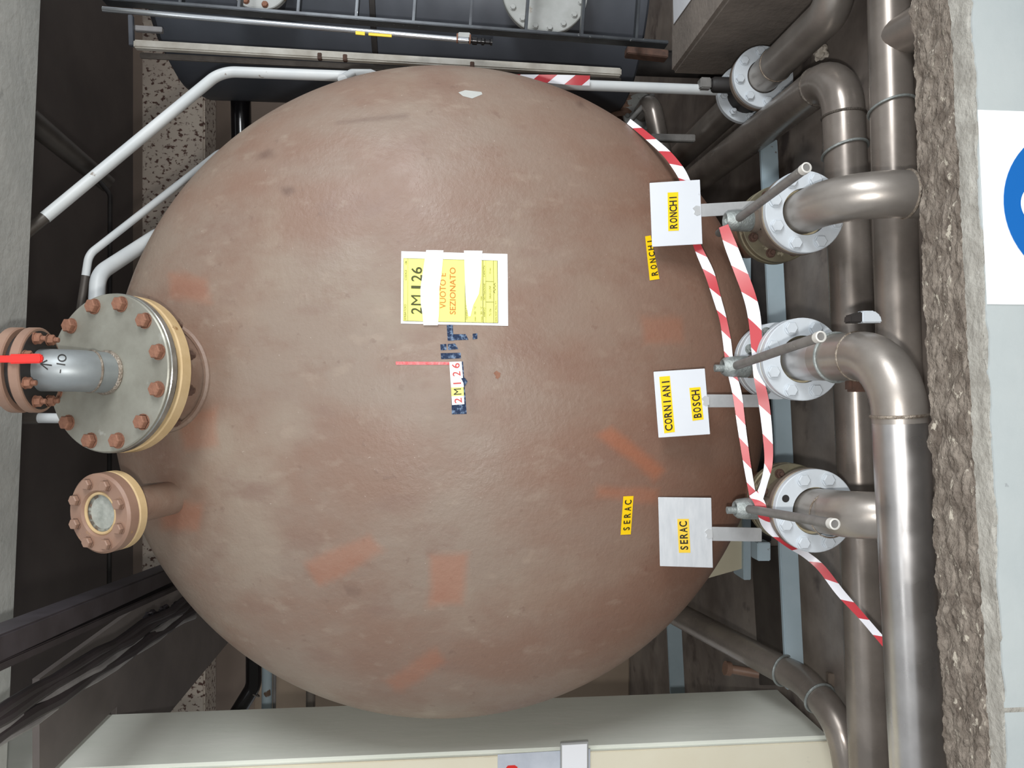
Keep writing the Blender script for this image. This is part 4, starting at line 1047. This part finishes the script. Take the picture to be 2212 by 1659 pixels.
# ================================================================== NEIGHBOUR VESSEL, LADDER, GAUGE
limb = P(1330, 245, 3.6); zt = EZ + 1.16; zb = EZ - 0.823; rv = 0.5
rayn = Vector((limb.x, limb.y, 0)).normalized(); prp = Vector((rayn.y, -rayn.x, 0))
vcx = limb + prp * rv
vsl = thing('dark_vessel', (vcx.x, vcx.y, EZ + FLOOR), 'dark grey upright vessel with bolted round cover behind the ladder', 'vessel')
obj('shell', lathe((vcx.x, vcx.y, zb), (0, 0, 1), [(0, 1e-4), (0, rv - 0.01), (0.01, rv), (zt - zb - 0.12, rv), (zt - zb - 0.05, rv - 0.03), (zt - zb, rv - 0.12), (zt - zb + 0.05, 1e-4)], 72), 'vessel', vsl)
for zz in (EZ + 0.27,):
    obj('seam_band', lathe((vcx.x, vcx.y, zz - 0.012), (0, 0, 1), [(0, rv), (0.002, rv + 0.004), (0.022, rv + 0.004), (0.024, rv)], 72), 'blackiron', vsl)
for a in (200, 290, 20, 110):
    lx, ly_ = vcx.x + math.cos(R_(a)) * (rv - 0.12), vcx.y + math.sin(R_(a)) * (rv - 0.12)
    obj('leg', tube([(lx, ly_, EZ + FLOOR), (lx, ly_, zb + 0.02)], 0.05, 16), 'blackiron', vsl)
cvd = Vector((-0.42, -1, 0)).normalized()
cvp = Vector((vcx.x, vcx.y, EZ - 0.345)) + cvd * (rv + 0.07)
tgt = P(1178, -20, cvp.y); cvp = Vector((tgt.x, cvp.y, tgt.z))
obj('cover_neck', tube([cvp + Vector((0.05, 0.35, 0)), cvp + Vector((0, 0.02, 0))], 0.12, 32), 'vessel', vsl)
cvo = obj('round_cover', disc(cvp + Vector((0, 0.025, 0)), (0, -1, 0), 0.165, 0.025, 0.003, 56), 'coverwhite', vsl, label='grey bolted cover with rust streaks')
bolts(cvo, cvp, (0, -1, 0), 0.142, 16, 0.011, 0.010, 'coverwhite', 0.3)
cv2 = P(560, -42, cvp.y)
cvo2 = obj('round_cover', disc(cv2 + Vector((0, 0.025, 0)), (0, -1, 0), 0.11, 0.025, 0.003, 48), 'coverwhite', vsl, label='chipped pale cover at the frame edge')
obj('cover_neck', tube([cv2 + Vector((0.03, 0.4, 0)), cv2 + Vector((0, 0.02, 0))], 0.08, 24), 'vessel', vsl)
bolts(cvo2, cv2, (0, -1, 0), 0.09, 8, 0.011, 0.010, 'rust', 0.3)

LY = 2.78
ld = thing('steel_ladder', P(1440, 70, LY), 'dark steel ladder frame in front of the dark vessel', 'ladder')
r0, r1 = P(225, 2, LY), P(1440, 97, LY)
obj('rail', beam(r0, r1, 0.05, 0.012, 0.002), 'ladder', ld)
r0b, r1b = r0 + Vector((0.42, 0.0, 0)), r1 + Vector((0.42, 0, 0))
obj('rail', beam(r0b, r1b, 0.05, 0.012, 0.002), 'ladder', ld)
for (u, ) in ((392,), (518,), (645,), (770,), (893,), (1015,), (1135,), (1255,), (1372,)):
    f_ = (u - 225) / (1440 - 225); q0 = P(u, 2 + 95 * f_, LY); q1 = Vector((q0.x + 0.42, q0.y - 0.0, q0.z - 0.03))
    obj('rung', beam(q0, q1, 0.04, 0.010, 0.002), 'ladder', ld)
obj('foot_bracket', beam(P(1352, 112, LY + 0.1), P(1440, 122, LY + 0.1), 0.05, 0.03, 0.003), 'rustdark', ld, label='rusty foot bracket')
sr = thing('spray_lance', P(1058, 90, 2.7), 'polished thin tube with hose fitting hung beside the ladder', 'tube')
s0, s1 = P(222, 20, 2.74), P(1012, 87, 2.74)
obj('tube', tube([s0, s1], 0.0095, 16), 'chrome', sr)
dd = (s1 - s0).normalized()
obj('fitting', lathe(s1, dd, [(0, 0.010), (0.012, 0.010), (0.014, 0.014), (0.03, 0.014), (0.032, 0.009), (0.045, 0.009), (0.047, 0.013), (0.056, 0.013), (0.06, 0.008), (0.075, 0.008), (0.078, 0.011), (0.085, 0.011), (0.085, 1e-5)], 18), 'blackgloss', sr)
bm_ = P(1003, 84, 2.73)
obj('hanger', box(bm_.x - 0.005, bm_.x + 0.03, bm_.y + 0.012, bm_.y + 0.03, bm_.z - 0.022, bm_.z + 0.022, 0.003), 'coverwhite', sr)
for k in (0.02, -0.025): obj('clip', ring(bm_ + dd * k, dd, 0.014, 0.003, 20, 6), 'rust', sr)
o = obj('label_strip', prism([P(768, 67, 2.728), P(788, 69, 2.728), P(788, 76, 2.728), P(768, 74, 2.728)], (0, 0.004, 0)), 'yellow', sr)
o = obj('label_strip', prism([P(796, 71, 2.728), P(846, 75, 2.728), P(846, 80, 2.728), P(796, 76, 2.728)], (0, 0.004, 0)), 'yellow', sr)
lg = thing('level_gauge', P(1340, 160, 2.95), 'off-white level gauge housing with grey guide rail beside the dark vessel', 'gauge')
g0, g1 = P(291, 97, 2.95), P(1341, 158, 2.95)
obj('housing', beam(g0, g1, 0.032, 0.03, 0.005), 'gauge', lg)
obj('guide_rail', beam(P(303, 120, 2.99), P(1341, 174, 2.99), 0.016, 0.02, 0.003), 'gaugegrey', lg)
obj('top_bracket', beam(P(283, 34, 2.97), P(285, 100, 2.97), 0.02, 0.016, 0.002), 'vessel', lg)
obj('bracket_arm', beam(P(292, 62, 3.0), P(352, 66, 3.0), 0.02, 0.02, 0.002), 'cablelight', lg)
for u in (690, 745, 1020): 
    p = P(u, 97 + 61 * (u - 291) / 1050, 2.93); obj('clip', box(p.x - 0.012, p.x + 0.012, p.y, p.y + 0.02, p.z - 0.008, p.z + 0.008, 0.002), 'rustdark', lg)
# black pipe under the dark vessel
t, pts = pipe('black_pipe', 'gloss black pipe below the vessel seen beside the speckled beam', [P(520, 205, 3.6), P(526, 520, 3.6)], 0.045, 'blackgloss', group='pipes behind the pillar')
# valve cluster low behind the tank at the right
vq = P(1388, 243, 3.5)
t = thing('far_valve', (vq.x, vq.y, vq.z - 0.12), 'far valve with white flange and dark elbow right of the tank', 'valve')
ff = obj('flange', disc(vq + Vector((0, 0.02, 0)), (0, -1, 0), 0.092, 0.02, 0.002, 40, ri=0.04), 'coverwhite', t)
bolts(ff, vq, (0, -1, 0), 0.074, 8, 0.010, 0.010, 'coverwhite', 0.3)
obj('elbow', tube(bend([vq, vq + Vector((0.0, -0.15, 0.0)), vq + Vector((-0.25, -0.16, -0.05))], 0.07, 10), 0.042, 24), 'steel_brown', t)
obj('body', tube([vq + Vector((0, 0.02, 0)), vq + Vector((0.0, 0.20, 0.0))], 0.07, 24), 'rustdark', t)
hx = P(1345, 235, 3.55)
obj('bellows', lathe(hx + Vector((0.05, 0, 0)), (-1, 0, 0), [(0, 0.05), (0.02, 0.06), (0.03, 0.05), (0.05, 0.06), (0.06, 0.05), (0.08, 0.06), (0.10, 0.05)], 24), 'flangebrown', t)
obj('lever', tube([P(1410, 205, 3.4), P(1352, 272, 3.35)], 0.012, 12), 'lever', t)
o = obj('support_bar', beam(P(1405, 298, 3.2), P(1500, 300, 3.2), 0.03, 0.03, 0.003), 'lever'); tag(o, 'pale steel bar below the far valve', 'bar')

# ================================================================== THINGS ON THE CREAM FRONT
py = yn - 0.01
po = thing('poster', P(1145, 1650, py), 'grey-blue poster on the cream wall at the picture edge', 'poster')
pl_ = on_plane((0, py, 0), (0, 1, 0))
obj('sheet', prism([pl_(1075, 1630), pl_(1275, 1618), pl_(1275, 1760), pl_(1075, 1760)], (0, 0.002, 0)), 'poster', po, smooth=0)
obj('red_motif', prism([on_plane((0, py - 0.001, 0), (0, 1, 0))(u, v) for u, v in ((1093, 1659), (1097, 1654), (1112, 1653), (1118, 1657), (1116, 1668), (1093, 1670))], (0, 0.0008, 0)), 'redpaint', po, smooth=0)
cd = thing('framed_card', P(1240, 1650, py - 0.02), 'white card in a thin grey frame over the poster', 'card')
pl2 = on_plane((0, py - 0.012, 0), (0, 1, 0)); pl3 = on_plane((0, py - 0.0135, 0), (0, 1, 0))
obj('frame', prism([pl2(1211, 1606), pl2(1271, 1602), pl2(1271, 1760), pl2(1211, 1760)], (0, 0.01, 0), 0.001), 'frame', cd)
obj('card', prism([pl3(1214, 1610), pl3(1268, 1607), pl3(1268, 1756), pl3(1214, 1756)], (0, 0.001, 0)), 'paper', cd, smooth=0)

pz = -0.918
o = obj('white_sheet', prism([Pz(u, v, pz) for u, v in ((1453, -70), (1537, -70), (1493, 0), (1456, 52))], (0, 0, 0.002)), 'wallwhite', smooth=0)
tag(o, 'white pointed sheet lying on top of the concrete plinth', 'sheet')
